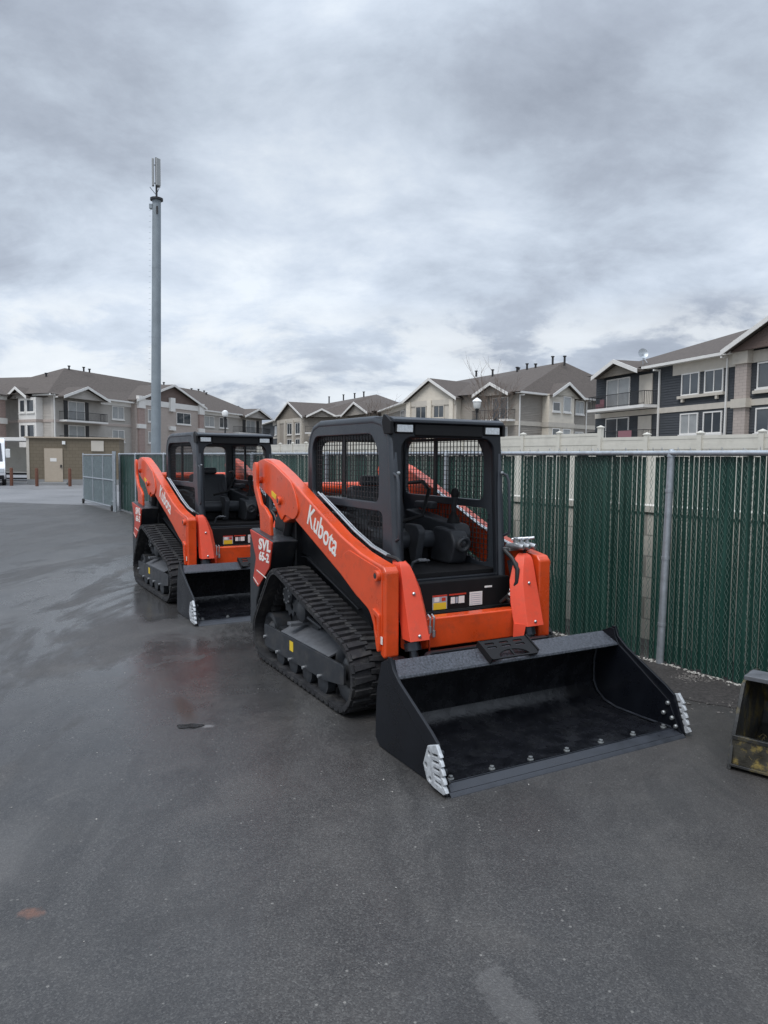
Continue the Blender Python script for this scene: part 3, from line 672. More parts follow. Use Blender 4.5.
for i in range(3):
    a = R(200 + 120 * i); ax, ay = px_ + .30 + .22 * math.cos(a), py_ + .22 * math.sin(a)
    MB().box(-.16, .16, -.07, .07, 20.1, 21.9, T(ax, ay, 0) @ Matrix.Rotation(a + PI / 2, 4, 'Z')).build('antenna_panel', ANTM, mp_, world=True, bevel=.03)
    MB().tube([(px_ + .30, py_, 20.3), (ax, ay, 20.3)], .03, 6).tube([(px_ + .30, py_, 21.5), (ax, ay, 21.5)], .03, 6).build('antenna_bracket', IRON, mp_, world=True)
MB().tube([(px_ + .30, py_, 19.5), (px_ - .15, py_, 20.05)], .022, 6).tube([(px_ + .30, py_, 19.6), (px_ + .47, py_, 19.95), (px_ + .47, py_, 20.15)], .02, 6).build('cable', IRON, mp_, world=True)

def street_lamp(x, y, h, label, lantern):
    L_ = thing('street_lamp', (x, y, 0), label, 'street lamp', 'street lamps among the apartments')
    MB().lathe([(.14, 0), (.14, .25), (.07, .5), (.055, h - .75), (.09, h - .70), (.12, h - .5), (.05, h - .48)], T(0, 0, 0), 14).build('post', IRON, L_)
    if lantern:
        g = MB().lathe([(.13, h - .48), (.20, h - .40), (.25, h - .12), (.20, h - .06)], T(0, 0, 0), 16).build('lamp_shade', GLOBE, L_)
        MB().lathe([(.29, h - .07), (.24, h + .02), (.10, h + .12), (.02, h + .17)], T(0, 0, 0), 16).build('cap', GLOBE, L_)
    else:
        MB().lathe([(.10, h - .48), (.20, h - .40), (.245, h - .24), (.20, h - .08), (.10, h - .01), (.01, h + .01)], T(0, 0, 0), 18).build('lamp_globe', GLOBE, L_)
street_lamp(-11.8, 55, 5.15, 'black street lamp with a round white globe before the greige apartments', False)
street_lamp(5.55, 45, 5.25, 'black street lamp with a lantern head beside the bare tree', True)

def bare_tree(x, y, h, label, seed, r=.12, spread=.5, trunkh=.3):
    rnd = random.Random(seed)
    tr = thing('bare_tree', (x, y, 0), label, 'tree', 'bare winter trees')
    tk, cr = MB(), MB()
    def grow(p, d, ln, rad, lv, mb):
        q = [p]; dd = d.copy()
        for i in range(3):
            dd = (dd + Vector((rnd.uniform(-1, 1), rnd.uniform(-1, 1), rnd.uniform(-.3, .6))) * .16).normalized(); q.append(q[-1] + dd * ln / 3)
        mb.tube(q, rad, 6 if lv < 2 else 4, r1=rad * .62)
        if lv < 5:
            for k in range(3 if lv < 3 else 2 + (rnd.random() > .5)):
                a = rnd.uniform(0, 2 * PI); nd = (dd + Vector((math.cos(a), math.sin(a), rnd.uniform(0, .5))) * spread * rnd.uniform(.6, 1.3)).normalized()
                grow(q[rnd.choice((2, 3, 3))], nd, ln * rnd.uniform(.62, .85), rad * .6, lv + 1, cr)
    grow(Vector((0, 0, 0)), Vector((0, 0, 1)), h * trunkh, r, 0, tk)
    tk.build('trunk', BARK, tr, smooth=False); cr.build('crown', BARK, tr, smooth=False)
bare_tree(7.6, 60, 9.0, 'leafless brown tree rising behind the near cab before the taupe building', 11, .09, .5, .34)
bare_tree(8.6, 57, 7.2, 'smaller leafless tree right of the lantern lamp', 5, .06, .5, .34)
bare_tree(-.4, 75, 8.0, 'thin leafless tree before the small far apartment building', 21, .07, .5, .33)

# ------------------------------------------------------------------ fences
fd = Vector((-.525, .851, 0)).normalized(); fo = Vector((2.80, 5.27, 0)); fn = Vector((-fd.y, fd.x, 0))   # fn points to the yard side
def FP(s, w, z): return fo + fd * s + fn * w + Vector((0, 0, z))
SE = 21.05
fence = thing('chain_link_fence', tuple(FP(0, 0, 0)), 'long chain link fence woven with dark green privacy slats beside the loaders', 'fence')
rs = random.Random(3); mb = MB()
gaps = [(1.035, 1.125), (1.945, 2.00), (2.71, 2.79), (9.4, 9.46)]
s = -5.0; slat_lines = []
while s < SE:
    dens = .5 + .5 * math.sin(s * 2.3) * math.sin(s * .9 + 1)
    wdt = rs.choice((.0365, .038, .039, .040, .0445)) + (.009 if (1.25 < s < 1.8 or .25 < s < .42) and rs.random() < .8 else 0) 
    if any(a < s + wdt / 2 < b_ for a, b_ in gaps):
        s += .046; continue
    jit = rs.uniform(-.003, .003); top = 1.745 + rs.uniform(-.012, .006); ang = rs.uniform(-.5, .5)
    bend = 0.0
    if 2.02 < s < 2.5: bend = .05 * (1 - abs(s - 2.22) / .3) if abs(s - 2.22) < .3 else 0
    z_ = [.03 + rs.uniform(0, .03), .45, .62, top]; o_ = [bend * -1.1, -bend * .9, 0, 0]
    prev = None
    for z, o2 in zip(z_, o_):
        c0, c1 = s + jit + o2, s + jit + wdt + o2
        tw = ang * .003
        ring = [mb.bm.verts.new(FP(c0, -.0012 + tw, z)), mb.bm.verts.new(FP(c1, -.0012 - tw, z)), mb.bm.verts.new(FP(c1, .0012 - tw, z)), mb.bm.verts.new(FP(c0, .0012 + tw, z))]
        if prev:
            for j in range(4): mb.bm.faces.new((prev[j], prev[(j + 1) % 4], ring[(j + 1) % 4], ring[j]))
        else: mb.bm.faces.new(ring)
        prev = ring
    mb.bm.faces.new(prev[::-1])
    s += .0455
mb.build('slats', SLAT, fence, world=True, smooth=False)
# woven wire: two families of thin zigzags either side of the slats
def wires(P, s0, s1, zt, pitch=.06, r=.0017):
    mb = MB(); hz = .062
    n = int((s1 - s0) / (pitch))
    k = int(zt / hz)
    for i in range(n):
        sb = s0 + i * pitch
        for fam in (0, 1):
            pts = []
            for j in range(k + 1):
                x = sb + (pitch / 2 if ((j + fam) % 2) else 0) + fam * pitch / 2 * 0
                pts.append(P(x, .0075 if (j + fam) % 2 else .0055, .02 + j * (zt - .02) / k))
            # flat three sided wire
            for a, b_ in zip(pts[:-1], pts[1:]):
                d = (b_ - a).normalized(); u = d.cross(Vector((0, 0, 1))).normalized() * r; w = d.cross(u).normalized() * r
                v = [a + u, a - u * .5 + w, a - u * .5 - w, b_ + u, b_ - u * .5 + w, b_ - u * .5 - w]
                mb.poly(v, [(0, 1, 4, 3), (1, 2, 5, 4), (2, 0, 3, 5)])
    return mb
wires(FP, -5, 9.0, 1.775).build('wire_mesh', WIRE, fence, world=True, smooth=False)
MB().tube([FP(-5, .03, 1.765), FP(SE, .03, 1.765)], .021, 12).build('top_rail', GALV, fence, world=True)
mb = MB()
for i in range(190):
    s = -5 + i * .135 + rs.uniform(-.02, .02); a = rs.uniform(-.03, .03)
    mb.tube([FP(s, .01, 1.75), FP(s + a, .02, 1.80 + rs.uniform(0, .015)), FP(s + a * 1.6, .012, 1.788)], .0022, 4)
mb.build('wire_knuckles', GALV, fence, world=True)
for s in (-2.1, .90, 3.9, 6.9, 9.9, 12.9, 15.9, 18.9, 21.0):
    lean = Vector((.035, 0, 0)) if s == .90 else Vector((0, 0, 0))
    pst = MB().tube([FP(s, .045, 0), FP(s, .045, 1.765) + lean], .030, 14).build('post', GALV, fence, world=True)
    MB().lathe([(.036, 1.735), (.036, 1.765), (.026, 1.79), (.004, 1.80)], T(*(FP(s, .045, 0) + lean)), 12).build('post_cap', GALV, pst, world=True)
    mb = MB()
    for z in (.35, .9, 1.45): mb.tube([FP(s, .045, z) + lean * z / 1.8, FP(s, .045, z + .025) + lean * z / 1.8], .034, 14)
    mb.build('tie_band', GALV, pst, world=True)

wall = thing('retaining_wall', tuple(FP(0, -.75, 0)), 'low tan block wall seen through the gaps of the green slat fence', 'wall')
MB().hexa([FP(-6, -.65, 0), FP(19, -.65, 0), FP(19, -.85, 0), FP(-6, -.85, 0), FP(-6, -.65, 1.22), FP(19, -.65, 1.22), FP(19, -.85, 1.22), FP(-6, -.85, 1.22)]).build('wall', BLOCK, wall, world=True, smooth=False)
MB().hexa([FP(-6, -.63, 1.22), FP(19, -.63, 1.22), FP(19, -.87, 1.22), FP(-6, -.87, 1.22), FP(-6, -.63, 1.28), FP(19, -.63, 1.28), FP(19, -.87, 1.28), FP(-6, -.87, 1.28)]).build('coping', BLOCK, wall, world=True, smooth=False)

# ivory vinyl fence behind, running parallel
vo = Vector((7.3, 25.0, 0))
def VP(s, w, z): return vo + fd * s + fn * w + Vector((0, 0, z))
vf = thing('vinyl_fence', tuple(vo), 'tall ivory vinyl panel fence standing beyond the green slat fence', 'fence')
bounds = [-16 + 1.82 * i for i in range(9)]
k0 = 0.06
xs = [k0 + 1.9 * i for i in range(-12, 17)]
mbp = [MB(), MB()]; mbr = [MB(), MB()]; mbo = [MB(), MB()]
for i, s in enumerate(xs[:-1]):
    e = xs[i + 1]; zt = 2.47 if s < 0 else 2.63 - .0035 * max(0, s)
    def bx(mb, s0, s1, w0, w1, z0, z1): mb.hexa([VP(s0, w1, z0), VP(s1, w1, z0), VP(s1, w0, z0), VP(s0, w0, z0), VP(s0, w1, z1), VP(s1, w1, z1), VP(s1, w0, z1), VP(s0, w0, z1)])
    q_ = 0 if s < 0 else 1
    nb = 11
    for j in range(nb):
        a = s + .06 + (e - s - .12) * j / nb; bx(mbp[q_], a, a + (e - s - .12) / nb - .006, -.012, .012, .1, zt - .38)
    bx(mbr[q_], s, e, -.025, .025, zt - .40, zt - .22); bx(mbr[q_], s, e, -.028, .028, zt - .10, zt)
    bx(mbr[q_], s, e, -.018, .018, zt - .22, zt - .10); bx(mbo[q_], s, e, -.025, .025, .05, .2)
for m_ in mbp: m_.build('boards', VINYL, vf, world=True, smooth=False)
for m_ in mbo: m_.build('bottom_rail', VINYL, vf, world=True, smooth=False)
for m_ in mbr: m_.build('top_rail', VINYL, vf, world=True, smooth=False)
for i, s in enumerate(xs):
    zt = 2.52 if s < -.1 else (2.80 if abs(s - k0) < .1 else 2.67 - .0035 * s)
    mb = MB(); w = .075
    mb.hexa([VP(s - w, -w, 0), VP(s - w, w, 0), VP(s + w, w, 0), VP(s + w, -w, 0), VP(s - w, -w, zt), VP(s - w, w, zt), VP(s + w, w, zt), VP(s + w, -w, zt)])
    w2 = w + .02; c = VP(s, 0, zt + .09)
    v = [VP(s - w2, -w2, zt), VP(s - w2, w2, zt), VP(s + w2, w2, zt), VP(s + w2, -w2, zt), VP(s - w2, -w2, zt + .03), VP(s - w2, w2, zt + .03), VP(s + w2, w2, zt + .03), VP(s + w2, -w2, zt + .03), c]
    mb.poly(v, [(0, 1, 2, 3), (0, 4, 5, 1), (1, 5, 6, 2), (2, 6, 7, 3), (3, 7, 4, 0), (4, 8, 5), (5, 8, 6), (6, 8, 7), (7, 8, 4)])
    mb.build('post', VINYL, vf, world=True, smooth=False)

# sliding gate at the far end
gt = thing('sliding_gate', (-8.3, 22.9, 0), 'galvanised gate with grey green slats at the far end of the slat fence', 'gate')
g0, g1 = Vector((-8.32, 22.85, 0)), Vector((-10.85, 26.7, 0)); gd = (g1 - g0).normalized(); gn = Vector((-gd.y, gd.x, 0)); gl = (g1 - g0).length
def GP(s, w, z): return g0 + gd * s + gn * w + Vector((0, 0, z))
mb = MB()
for z in (.12, .95, 1.74): mb.tube([GP(0, 0, z), GP(gl, 0, z)], .024, 10)
for s in (0, gl * .33, gl * .66, gl): mb.tube([GP(s, 0, .12), GP(s, 0, 1.80 if s in (0, gl) else 1.74)], .026, 10)
mb.build('frame', GALV, gt, world=True)
mb = MB(); s = .04
while s < gl - .05:
    mb.hexa([GP(s, -.004, .15), GP(s + .05, -.004, .15), GP(s + .05, -.012, .15), GP(s, -.012, .15), GP(s, -.004, 1.70), GP(s + .05, -.004, 1.70), GP(s + .05, -.012, 1.70), GP(s, -.012, 1.70)]); s += .058
mb.build('slats', SLATG, gt, world=True, smooth=False)
wires(lambda s, w, z: GP(s, w + .01, z + .08), 0, gl, 1.62, .09, .002).build('wire_mesh', GALV, gt, world=True, smooth=False)
mb = MB()
for s in (.15, gl - .2): mb.lathe([(.03, -.03), (.085, -.03), (.085, .03), (.03, .03)], basis(gd, (0, 0, 1), gn, GP(s, .06, .09)), 16)
mb.bm.free()
for s in (.15, gl - .2): MB().lathe([(.03, -.03), (.085, -.03), (.085, .03), (.03, .03)], basis(gd, (0, 0, 1), gn, GP(s, .06, .09)), 16).build('wheel', TYRE, gt, world=True)
mb = MB()
for s in (-.12, -.30): mb.tube([GP(s, .06, 0), GP(s, .06, 1.85)], .035, 12)
mb.tube([GP(-.30, .06, .95), GP(.1, .06, .95)], .02, 8).tube([GP(-.3, .06, .3), GP(.1, .06, .3)], .02, 8)
mb.build('guide_post', GALV, gt, world=True)

# ------------------------------------------------------------------ gravel edge
def rocks(n, fn_, smin, smax, rnd):
    mb = MB(); base = [(0, 0, .6), (.9, 0, 0), (.28, .85, .1), (-.72, .53, -.05), (-.75, -.5, .05), (.3, -.9, 0), (0, 0, -.5)]
    fc = [(0, 1, 2), (0, 2, 3), (0, 3, 4), (0, 4, 5), (0, 5, 1), (6, 2, 1), (6, 3, 2), (6, 4, 3), (6, 5, 4), (6, 1, 5)]
    for _ in range(n):
        p = fn_(rnd); sz = smin + (smax - smin) * rnd.random() ** 2.5; rot = Matrix.Rotation(rnd.uniform(0, 6.3), 3, 'Z') @ Matrix.Rotation(rnd.uniform(-.5, .5), 3, 'X')
        sx = Vector((rnd.uniform(.7, 1.3), rnd.uniform(.7, 1.3), rnd.uniform(.5, 1.0)))
        mb.poly([Vector(p) + rot @ Vector((q[0] * sx.x * rnd.uniform(.85, 1.15), q[1] * sx.y, q[2] * sx.z)) * sz for q in base], fc)
    return mb
GR = mat('dark_loose_gravel', (.036, .032, .030), .9, var=.6, vscale=40, bump=1, bscale=90)
rnd = random.Random(9)
mb = MB(); Ng = 150; rows = []
for i in range(Ng + 1):
    s = -4 + i * .12; ww = .40 + .12 * math.sin(s * 2.1) + .05 * math.sin(s * 5.7)
    rows.append([mb.bm.verts.new(FP(s, w, z)) for w, z in ((-.34, .03), (0, .035), (.12, .03 + .01 * math.sin(s * 9)), (ww * .6 + .05, .018), (ww + .06, .003))])
for a, b_ in zip(rows[:-1], rows[1:]):
    for j in range(4): mb.bm.faces.new((a[j], a[j + 1], b_[j + 1], b_[j]))
tag(mb.build('gravel_strip', GR), kind='structure')
def gp(r):
    w = abs(r.gauss(.12, .17)); return FP(r.uniform(-3, 9), w, max(.002, .03 - w * .07))
def gp2(r):
    w = .06 + abs(r.gauss(0, .20)); return FP(r.uniform(-1.6, 2.6), w, max(.002, .03 - w * .06))
tag(rocks(6500, gp2, .005, .017, rnd).build('fence_gravel', STONE, smooth=False), kind='stuff')
tag(rocks(5200, gp, .004, .018, rnd).build('gravel', STONE, smooth=False), kind='stuff')
tag(rocks(1100, lambda r: FP(r.uniform(-3, 3.2), abs(r.gauss(.0, .03)) + .01, .036), .005, .021, rnd).build('mortar_crumbs', MORTAR, smooth=False), kind='stuff')
tag(rocks(170, lambda r: (r.uniform(-3.2, 3.4), r.uniform(1.9, 7.5), .001), .0015, .0055, rnd).build('loose_grit', MORTAR, smooth=False), kind='stuff')

# ------------------------------------------------------------------ dirty old bucket at the right edge
ob = thing('old_bucket', (1.925, 3.99, 0), 'grimy mossy old machine bucket with straw inside at the right edge by the fence', 'bucket', None, rz=R(-42))
# local x: along the open mouth (to the right), y: depth away from the camera
mb = MB(); Lb = 1.6
prof = [(0, .02), (.10, 0), (.45, .01), (.60, .10), (.64, .24), (.58, .37), (.48, .44), (.34, .46), (.34, .445), (.47, .425), (.565, .36), (.625, .24), (.585, .115), (.44, .025), (.10, .012), (0, .035)]
mb.prism([(p[0], p[1]) for p in prof], 0.0, Lb, basis((0, 1, 0), (0, 0, 1), (1, 0, 0)))
mb.build('shell', MOSSY, ob, bevel=.003)
for nm, x0 in (('side_plate', -.012), ('side_plate', Lb - .008)):
    MB().prism([(0, 0), (.45, 0), (.62, .09), (.66, .24), (.60, .38), (.48, .47), (.34, .485), (.20, .44), (.03, .12)], x0, x0 + .02, basis((0, 1, 0), (0, 0, 1), (1, 0, 0))).build(nm, MOSSY, ob, bevel=.003)
MB().box(.0, Lb, .035, .050, .012, .165).build('front_panel', STAINM, ob, bevel=.003)
MB().box(0, Lb, .20, .37, .462, .488).build('top_flange', GREYST, ob, bevel=.004)
MB().box(0, Lb, .03, .055, .165, .188).build('front_rail', MOSSY, ob, bevel=.003)
mb = MB(); r2 = random.Random(4)
for i in range(260):
    x = r2.uniform(.02, Lb - .04); y = r2.uniform(.03, .50); z = .03 + .06 * r2.random() * (1 - abs(y - .3)) + (max(0, y - .42) * .5); a = r2.uniform(0, 6.3); l = r2.uniform(.015, .07)
    p = Vector((x, y, z)); d = Vector((math.cos(a), math.sin(a) * .5, r2.uniform(-.15, .6))) * l
    q = p + d; m_ = (p + q) / 2 + Vector((0, 0, .02))
    q.x = min(max(q.x, .02), Lb - .03); q.y = min(max(q.y, .03), .52); m_.x = min(max(m_.x, .02), Lb - .03)
    mb.tube([p, m_, q], .0013, 3, cap=False)
st_ = tag(mb.build('straw', STRAW, None, smooth=False), kind='stuff'); st_.location = ob.location; st_.rotation_euler = ob.rotation_euler

# ------------------------------------------------------------------ compact track loader
# local frame: x forward (0 at the bucket's cutting edge), y to the machine's left, z up
def mirror_pts(p): return [(-a, b) for a, b in p][::-1]
def make_loader():
    L = thing('track_loader', (1.114, 4.033, 0), 'nearest orange and black compact track loader with its wide bucket on the asphalt', 'track loader', 'track loaders parked by the fence', rz=R(-60.9))
    # ---- tracks
    def hull(circles, off=0.0, n=18):
        # outer tangent belt round circles given in order (counter-clockwise seen with x right, z up)
        out = []; k = len(circles)
        tang = []
        for i in range(k):
            (x0, z0, r0_), (x1, z1, r1_) = circles[i], circles[(i + 1) % k]
            d = Vector((x1 - x0, z1 - z0)); D_ = d.length; a = math.atan2(d.y, d.x); bt = math.asin((r0_ - r1_) / D_)
            # right-hand side tangent for ccw loop
            an = a - PI / 2 + bt
            tang.append(an)
        for i in range(k):
            x, z, r = circles[i]; r += off; a0 = tang[i - 1]; a1 = tang[i]
            while a1 < a0: a1 += 2 * PI
            m = max(2, int((a1 - a0) / .16))
            for j in range(m + 1):
                a = a0 + (a1 - a0) * j / m; out.append((x + r * math.cos(a), z + r * math.sin(a)))
        return out
    def resample(pts, step):
        P_ = [Vector(p) for p in pts]; n = len(P_); seg = [(P_[(i + 1) % n] - P_[i]).length for i in range(n)]; tot = sum(seg)
        k = int(round(tot / step)); res = []
        for i in range(k):
            t_ = tot * i / k; j = 0
            while t_ > seg[j] and j < n - 1: t_ -= seg[j]; j += 1
            p = P_[j].lerp(P_[(j + 1) % n], t_ / max(1e-9, seg[j])); d = (P_[(j + 1) % n] - P_[j]).normalized(); res.append((p, d))
        return res
    circ_ = [(-1.395, .262, .240), (-2.555, .595, .205), (-2.850, .235, .213)]
    for sy in (-1, 1):
        yo, yi = sy * .85, sy * .55
        outer = hull(circ_); inner = hull(circ_, -.030)
        mb = MB()
        o = resample(outer, .045); n = len(o)
        rings = []
        for i, (p, d) in enumerate(o):
            nn = Vector((d.y, -d.x))
            q = p - nn * .030
            rings.append([mb.bm.verts.new((a.x, y, a.y)) for a, y in ((p, yi), (p, yo), (q, yo), (q, yi))])
        for i in range(n):
            a, b_ = rings[i], rings[(i + 1) % n]
            for j in range(4): mb.bm.faces.new((a[j], a[(j + 1) % 4], b_[(j + 1) % 4], b_[j]))
        # tread blocks: staggered wide lugs with bevelled shoulders
        lug = resample(outer, .078)
        for i, (p, d) in enumerate(lug):
            nn = Vector((d.y, -d.x))
            for half in (0, 1):
                sh = .0 if half == 0 else .039
                c = p + d * sh
                y0, y1 = (yo - sy * .016, yo - sy * .165) if half == 0 else (yi + sy * .01, yi + sy * .165)
                l0, l1, h = .026, .019, .019
                v = []
                for (ya, ra) in ((y0, 1), (y1, .72)):
                    for (dl, dh) in ((-l0, -.004), (l0, -.004), (l1, h), (-l1, h)):
                        w = c + d * (dl * ra + (.012 if ya == y1 else 0)) + nn * dh
                        yy = ya + (sy * .004 if (ya == yo) else (-sy * .004 if ya == yi else 0)) * (1 if dh < 0 else -1.5)
                        v.append((w.x, yy, w.y))
                mb.poly(v, [(0, 1, 2, 3), (7, 6, 5, 4), (0, 4, 5, 1), (1, 5, 6, 2), (2, 6, 7, 3), (3, 7, 4, 0)])
            # side shoulder notches and inner drive teeth
            q = p - nn * .030
            v = []
            for yy in (sy * .66, sy * .74):
                for (dl, dh) in ((-.018, 0), (.018, 0), (.010, -.045), (-.010, -.045)):
                    w = q + d * dl + nn * dh; v.append((w.x, yy, w.y))
            mb.poly(v, [(0, 1, 2, 3), (7, 6, 5, 4), (0, 4, 5, 1), (1, 5, 6, 2), (2, 6, 7, 3), (3, 7, 4, 0)])
            v = []
            for yy in (yo - sy * .018, yo + sy * .004):
                for (dl, dh) in ((-.034, -.010), (.034, -.010), (.028, .007), (-.028, .007)):
                    w = p + d * dl + nn * dh; v.append((w.x, yy, w.y))
            mb.poly(v, [(0, 1, 2, 3), (7, 6, 5, 4), (0, 4, 5, 1), (1, 5, 6, 2), (2, 6, 7, 3), (3, 7, 4, 0)])
        trk = mb.build('rubber_track', RUBBER, L, smooth=False)
        ax = lambda x, z, y: basis((1, 0, 0), (0, 0, 1), (0, -1, 0), (x, y, z))
        # sprocket
        mb = MB(); 
        star = []
        for i in range(26):
            a = 2 * PI * i / 26; r = .172 if i % 2 else .150
            star += [(r * math.cos(a - .06), r * math.sin(a - .06)), (r * math.cos(a + .06), r * math.sin(a + .06))]
        mb.plate([star] + [circ(.10 * math.cos(2 * PI * k / 5), .10 * math.sin(2 * PI * k / 5), .028, 10) for k in range(5)], .025, ax(-2.555, .595, sy * .70), .002)
        mb.lathe([(.075, -.08), (.075, .03), (.055, .05), (.01, .05)], ax(-2.555, .595, sy * .70) @ Matrix.Scale(-sy, 4, (0, 0, 1)), 20)
        sp = mb.build('sprocket', STEELD, trk)
        each('bolt', CHROME, sp, [(.009, 0), (.009, .01), (.002, .011)], [ax(-2.555 + .062 * math.cos(2 * PI * k / 8), .595 + .062 * math.sin(2 * PI * k / 8), sy * .74) @ Matrix.Scale(-sy, 4, (0, 0, 1)) for k in range(8)], 6)
        for (x, z, r, nm) in ((-1.395, .262, .195, 'front_idler'), (-2.85, .235, .165, 'rear_idler')):
            wl = MB().lathe([(.04, -.075), (r * .55, -.055), (r * .8, -.075), (r, -.07), (r, .07), (r * .8, .075), (r * .55, .055), (.05, .09), (.01, .09)], ax(x, z, sy * .70) @ Matrix.Scale(-sy, 4, (0, 0, 1)), 28).build(nm, STEELD, trk)
            MB().lathe([(.03, 0), (.03, .015), (.01, .018)], ax(x, z, sy * .785) @ Matrix.Scale(-sy, 4, (0, 0, 1)), 12).build('hub_cap', GREYST, wl)
        for x in (-2.52, -2.25, -1.98, -1.70):
            for yy in (.62, .78):
                MB().lathe([(.03, -.035), (.05, -.035), (.088, -.03), (.088, .03), (.05, .035), (.03, .035)], ax(x, .125, sy * yy), 20).build('track_roller', STEELD, trk)
        # undercarriage beam with sloped grey cover
        fr = MB().prism(soften([(-2.83, .318), (-1.33, .335), (-1.315, .300), (-1.315, .205), (-1.62, .16), (-2.82, .135)], .02), -.01, .01, ax(0, 0, sy * .825)).box(-2.7, -1.5, sy * .70 - .05, sy * .70 + .05, .17, .31).build('track_frame', STEELD, trk, bevel=.003)
        mb = MB(); y_a, y_b = sy * .818, sy * .60
        mb.poly([(-2.50, y_a, .322), (-1.60, y_a, .330), (-1.62, y_b, .40), (-2.48, y_b, .42), (-2.50, y_a, .305), (-1.60, y_a, .312), (-1.62, y_b, .385), (-2.48, y_b, .405)],
                [(0, 1, 2, 3), (7, 6, 5, 4), (0, 4, 5, 1), (1, 5, 6, 2), (2, 6, 7, 3), (3, 7, 4, 0)])
        mb.box(-2.36, -2.28, min(y_a, y_b), max(y_a, y_b), .40, .425).build('frame_cover', GREYST, fr, bevel=.004)
        each('bolt', CHROME, fr, [(.013, 0), (.013, .016), (.003, .018)], [ax(x, z, sy * .835) @ Matrix.Scale(-sy, 4, (0, 0, 1)) for x, z in ((-2.80, .215), (-2.52, .15), (-2.25, .155), (-1.98, .16), (-1.70, .17))])
        MB().box(-2.26, -2.19, sy * .8365 - .001, sy * .8365 + .001, .225, .30).build('sticker', YELLOW, fr)
        # hydraulic motor clutter inside the loop
        mb = MB()
        mb.lathe([(.06, 0), (.09, .02), (.09, .12), (.05, .14)], ax(-2.32, .50, sy * .60) @ Matrix.Scale(-sy, 4, (0, 0, 1)), 14)
        mb.box(-2.42, -2.12, sy * .62 - .04, sy * .62 + .04, .38, .50).box(-2.75, -2.3, sy * .60 - .02, sy * .60 + .02, .33, .62)
        mb.tube([(-2.44, sy * .68, .52), (-2.30, sy * .72, .58), (-2.12, sy * .70, .52), (-1.98, sy * .60, .50)], .018, 8)
        mb.tube([(-2.40, sy * .66, .46), (-2.2, sy * .70, .47), (-2.05, sy * .66, .42)], .016, 8)
        mb.build('drive_motor', STEELD, trk, bevel=.004)
    # ---- chassis
    ch = MB().prism([(-3.0, .26), (-1.34, .24), (-1.22, .36), (-1.20, .62), (-1.30, .66), (-1.42, .80), (-2.2, .93), (-3.0, 1.02)], -.50, .50, XZ(0)).build('chassis', BLACK, L, bevel=.01)
    mb = MB()
    for sy in (-1, 1):   # fender plates above the tracks
        mb.prism([(-2.95, .93), (-2.62, .90), (-1.52, .575), (-1.30, .36), (-1.16, .42), (-1.20, .60), (-1.36, .76), (-1.72, .86), (-2.6, 1.10), (-2.95, 1.14)], -.012, .012, XZ(sy * .535))
        mb.prism([(-2.7, .885), (-2.55, .90), (-1.62, .64), (-1.62, .625), (-2.56, .885)], -.02, .02, XZ(sy * .555))
    mb.build('fender', BLACK, ch, bevel=.004)
    # front recess under the cab, cross beam between the arms
    mb = MB().box(-1.30, -1.22, -.52, .52, .24, .66); mb.box(-1.22, -1.12, -.30, .42, .30, .455)
    mb.build('front_frame', DARK, ch, bevel=.006)
    # ---- rear body, cowls
    bd = MB().prism(soften([(-3.22, .22), (-2.72, .26), (-2.72, 1.32), (-2.85, 1.38), (-3.12, 1.30), (-3.24, 1.02)], .05), -.60, .60, XZ(0)).build('engine_cover', BLACK, L, bevel=.012)
    mb = MB()
    for i in range(7): mb.box(-3.255, -3.235, -.40, .40, .40 + i * .07, .43 + i * .07)
    mb.build('grille', DARK, bd)
    for sy in (-1, 1):
        out = [(-3.245, .24), (-3.10, .22), (-3.085, .46), (-3.00, .60), (-2.80, .785), (-2.72, .93), (-2.66, 1.02), (-2.95, 1.055), (-3.22, 1.085), (-3.25, 1.0)]
        cw = MB().prism(out, -.11, .11, XZ(sy * .705)).build('rear_fender', STEELD, L, bevel=.012)
        rp = [(-3.215, 1.075), (-2.675, 1.012), (-2.735, .80), (-3.01, .595), (-3.135, .645), (-3.06, .84)]
        pn = MB().plate([soften(rp, .018)], .012, XZ(sy * .820), .002).build('side_panel', REDP, cw)
        # lettering
        F_ = 1 if sy < 0 else -1
        def dec(txt, size, x, z, ang, bold, shear, wd):
            me = fit_width(text_mesh(txt, size, .0012, bold, shear, 1.0), wd)
            if sy < 0: m = basis((math.cos(ang), 0, math.sin(ang)), (-math.sin(ang), 0, math.cos(ang)), (0, -1, 0), (x, sy * .8275, z))
            else: m = basis((-math.cos(ang), 0, -math.sin(ang)), (-math.sin(ang), 0, math.cos(ang)), (0, 1, 0), (x, sy * .8275, z))
            return me, m
        mb = MB()
        if sy < 0:
            mb.mesh(*dec('SVL', .128, -2.985, .930, R(0), .004, .10, .285)); mb.mesh(*dec('65-2', .100, -2.975, .838, R(0), .0035, .08, .235))
        else:
            mb.mesh(*dec('SVL', .128, -2.70, .930, R(0), .004, .10, .285)); mb.mesh(*dec('65-2', .100, -2.74, .838, R(0), .0035, .08, .235))
        mb.build('lettering', WHITE, pn, smooth=False)
        MB().prism([(-3.035, .735), (-2.80, .70), (-2.80, .708), (-3.035, .743)], 0, .002, XZ(sy * .827)).prism([(-3.12, .668), (-3.0, .622), (-3.0, .615), (-3.12, .660)], 0, .002, XZ(sy * .827)).build('stripe', WHITE, pn)
        # rear link post (orange)
        lk = soften([(-3.335, 1.60), (-3.315, 1.655), (-3.26, 1.66), (-3.235, 1.60), (-3.235, 1.45), (-3.13, 1.30), (-3.02, 1.27), (-2.90, 1.20), (-2.88, 1.02), (-3.13, 1.0), (-3.15, 1.22), (-3.21, 1.30), (-3.30, 1.42)], .03)
        MB().plate([lk], .030, XZ(sy * .745), .004).build('rear_link', ORANGE, L)
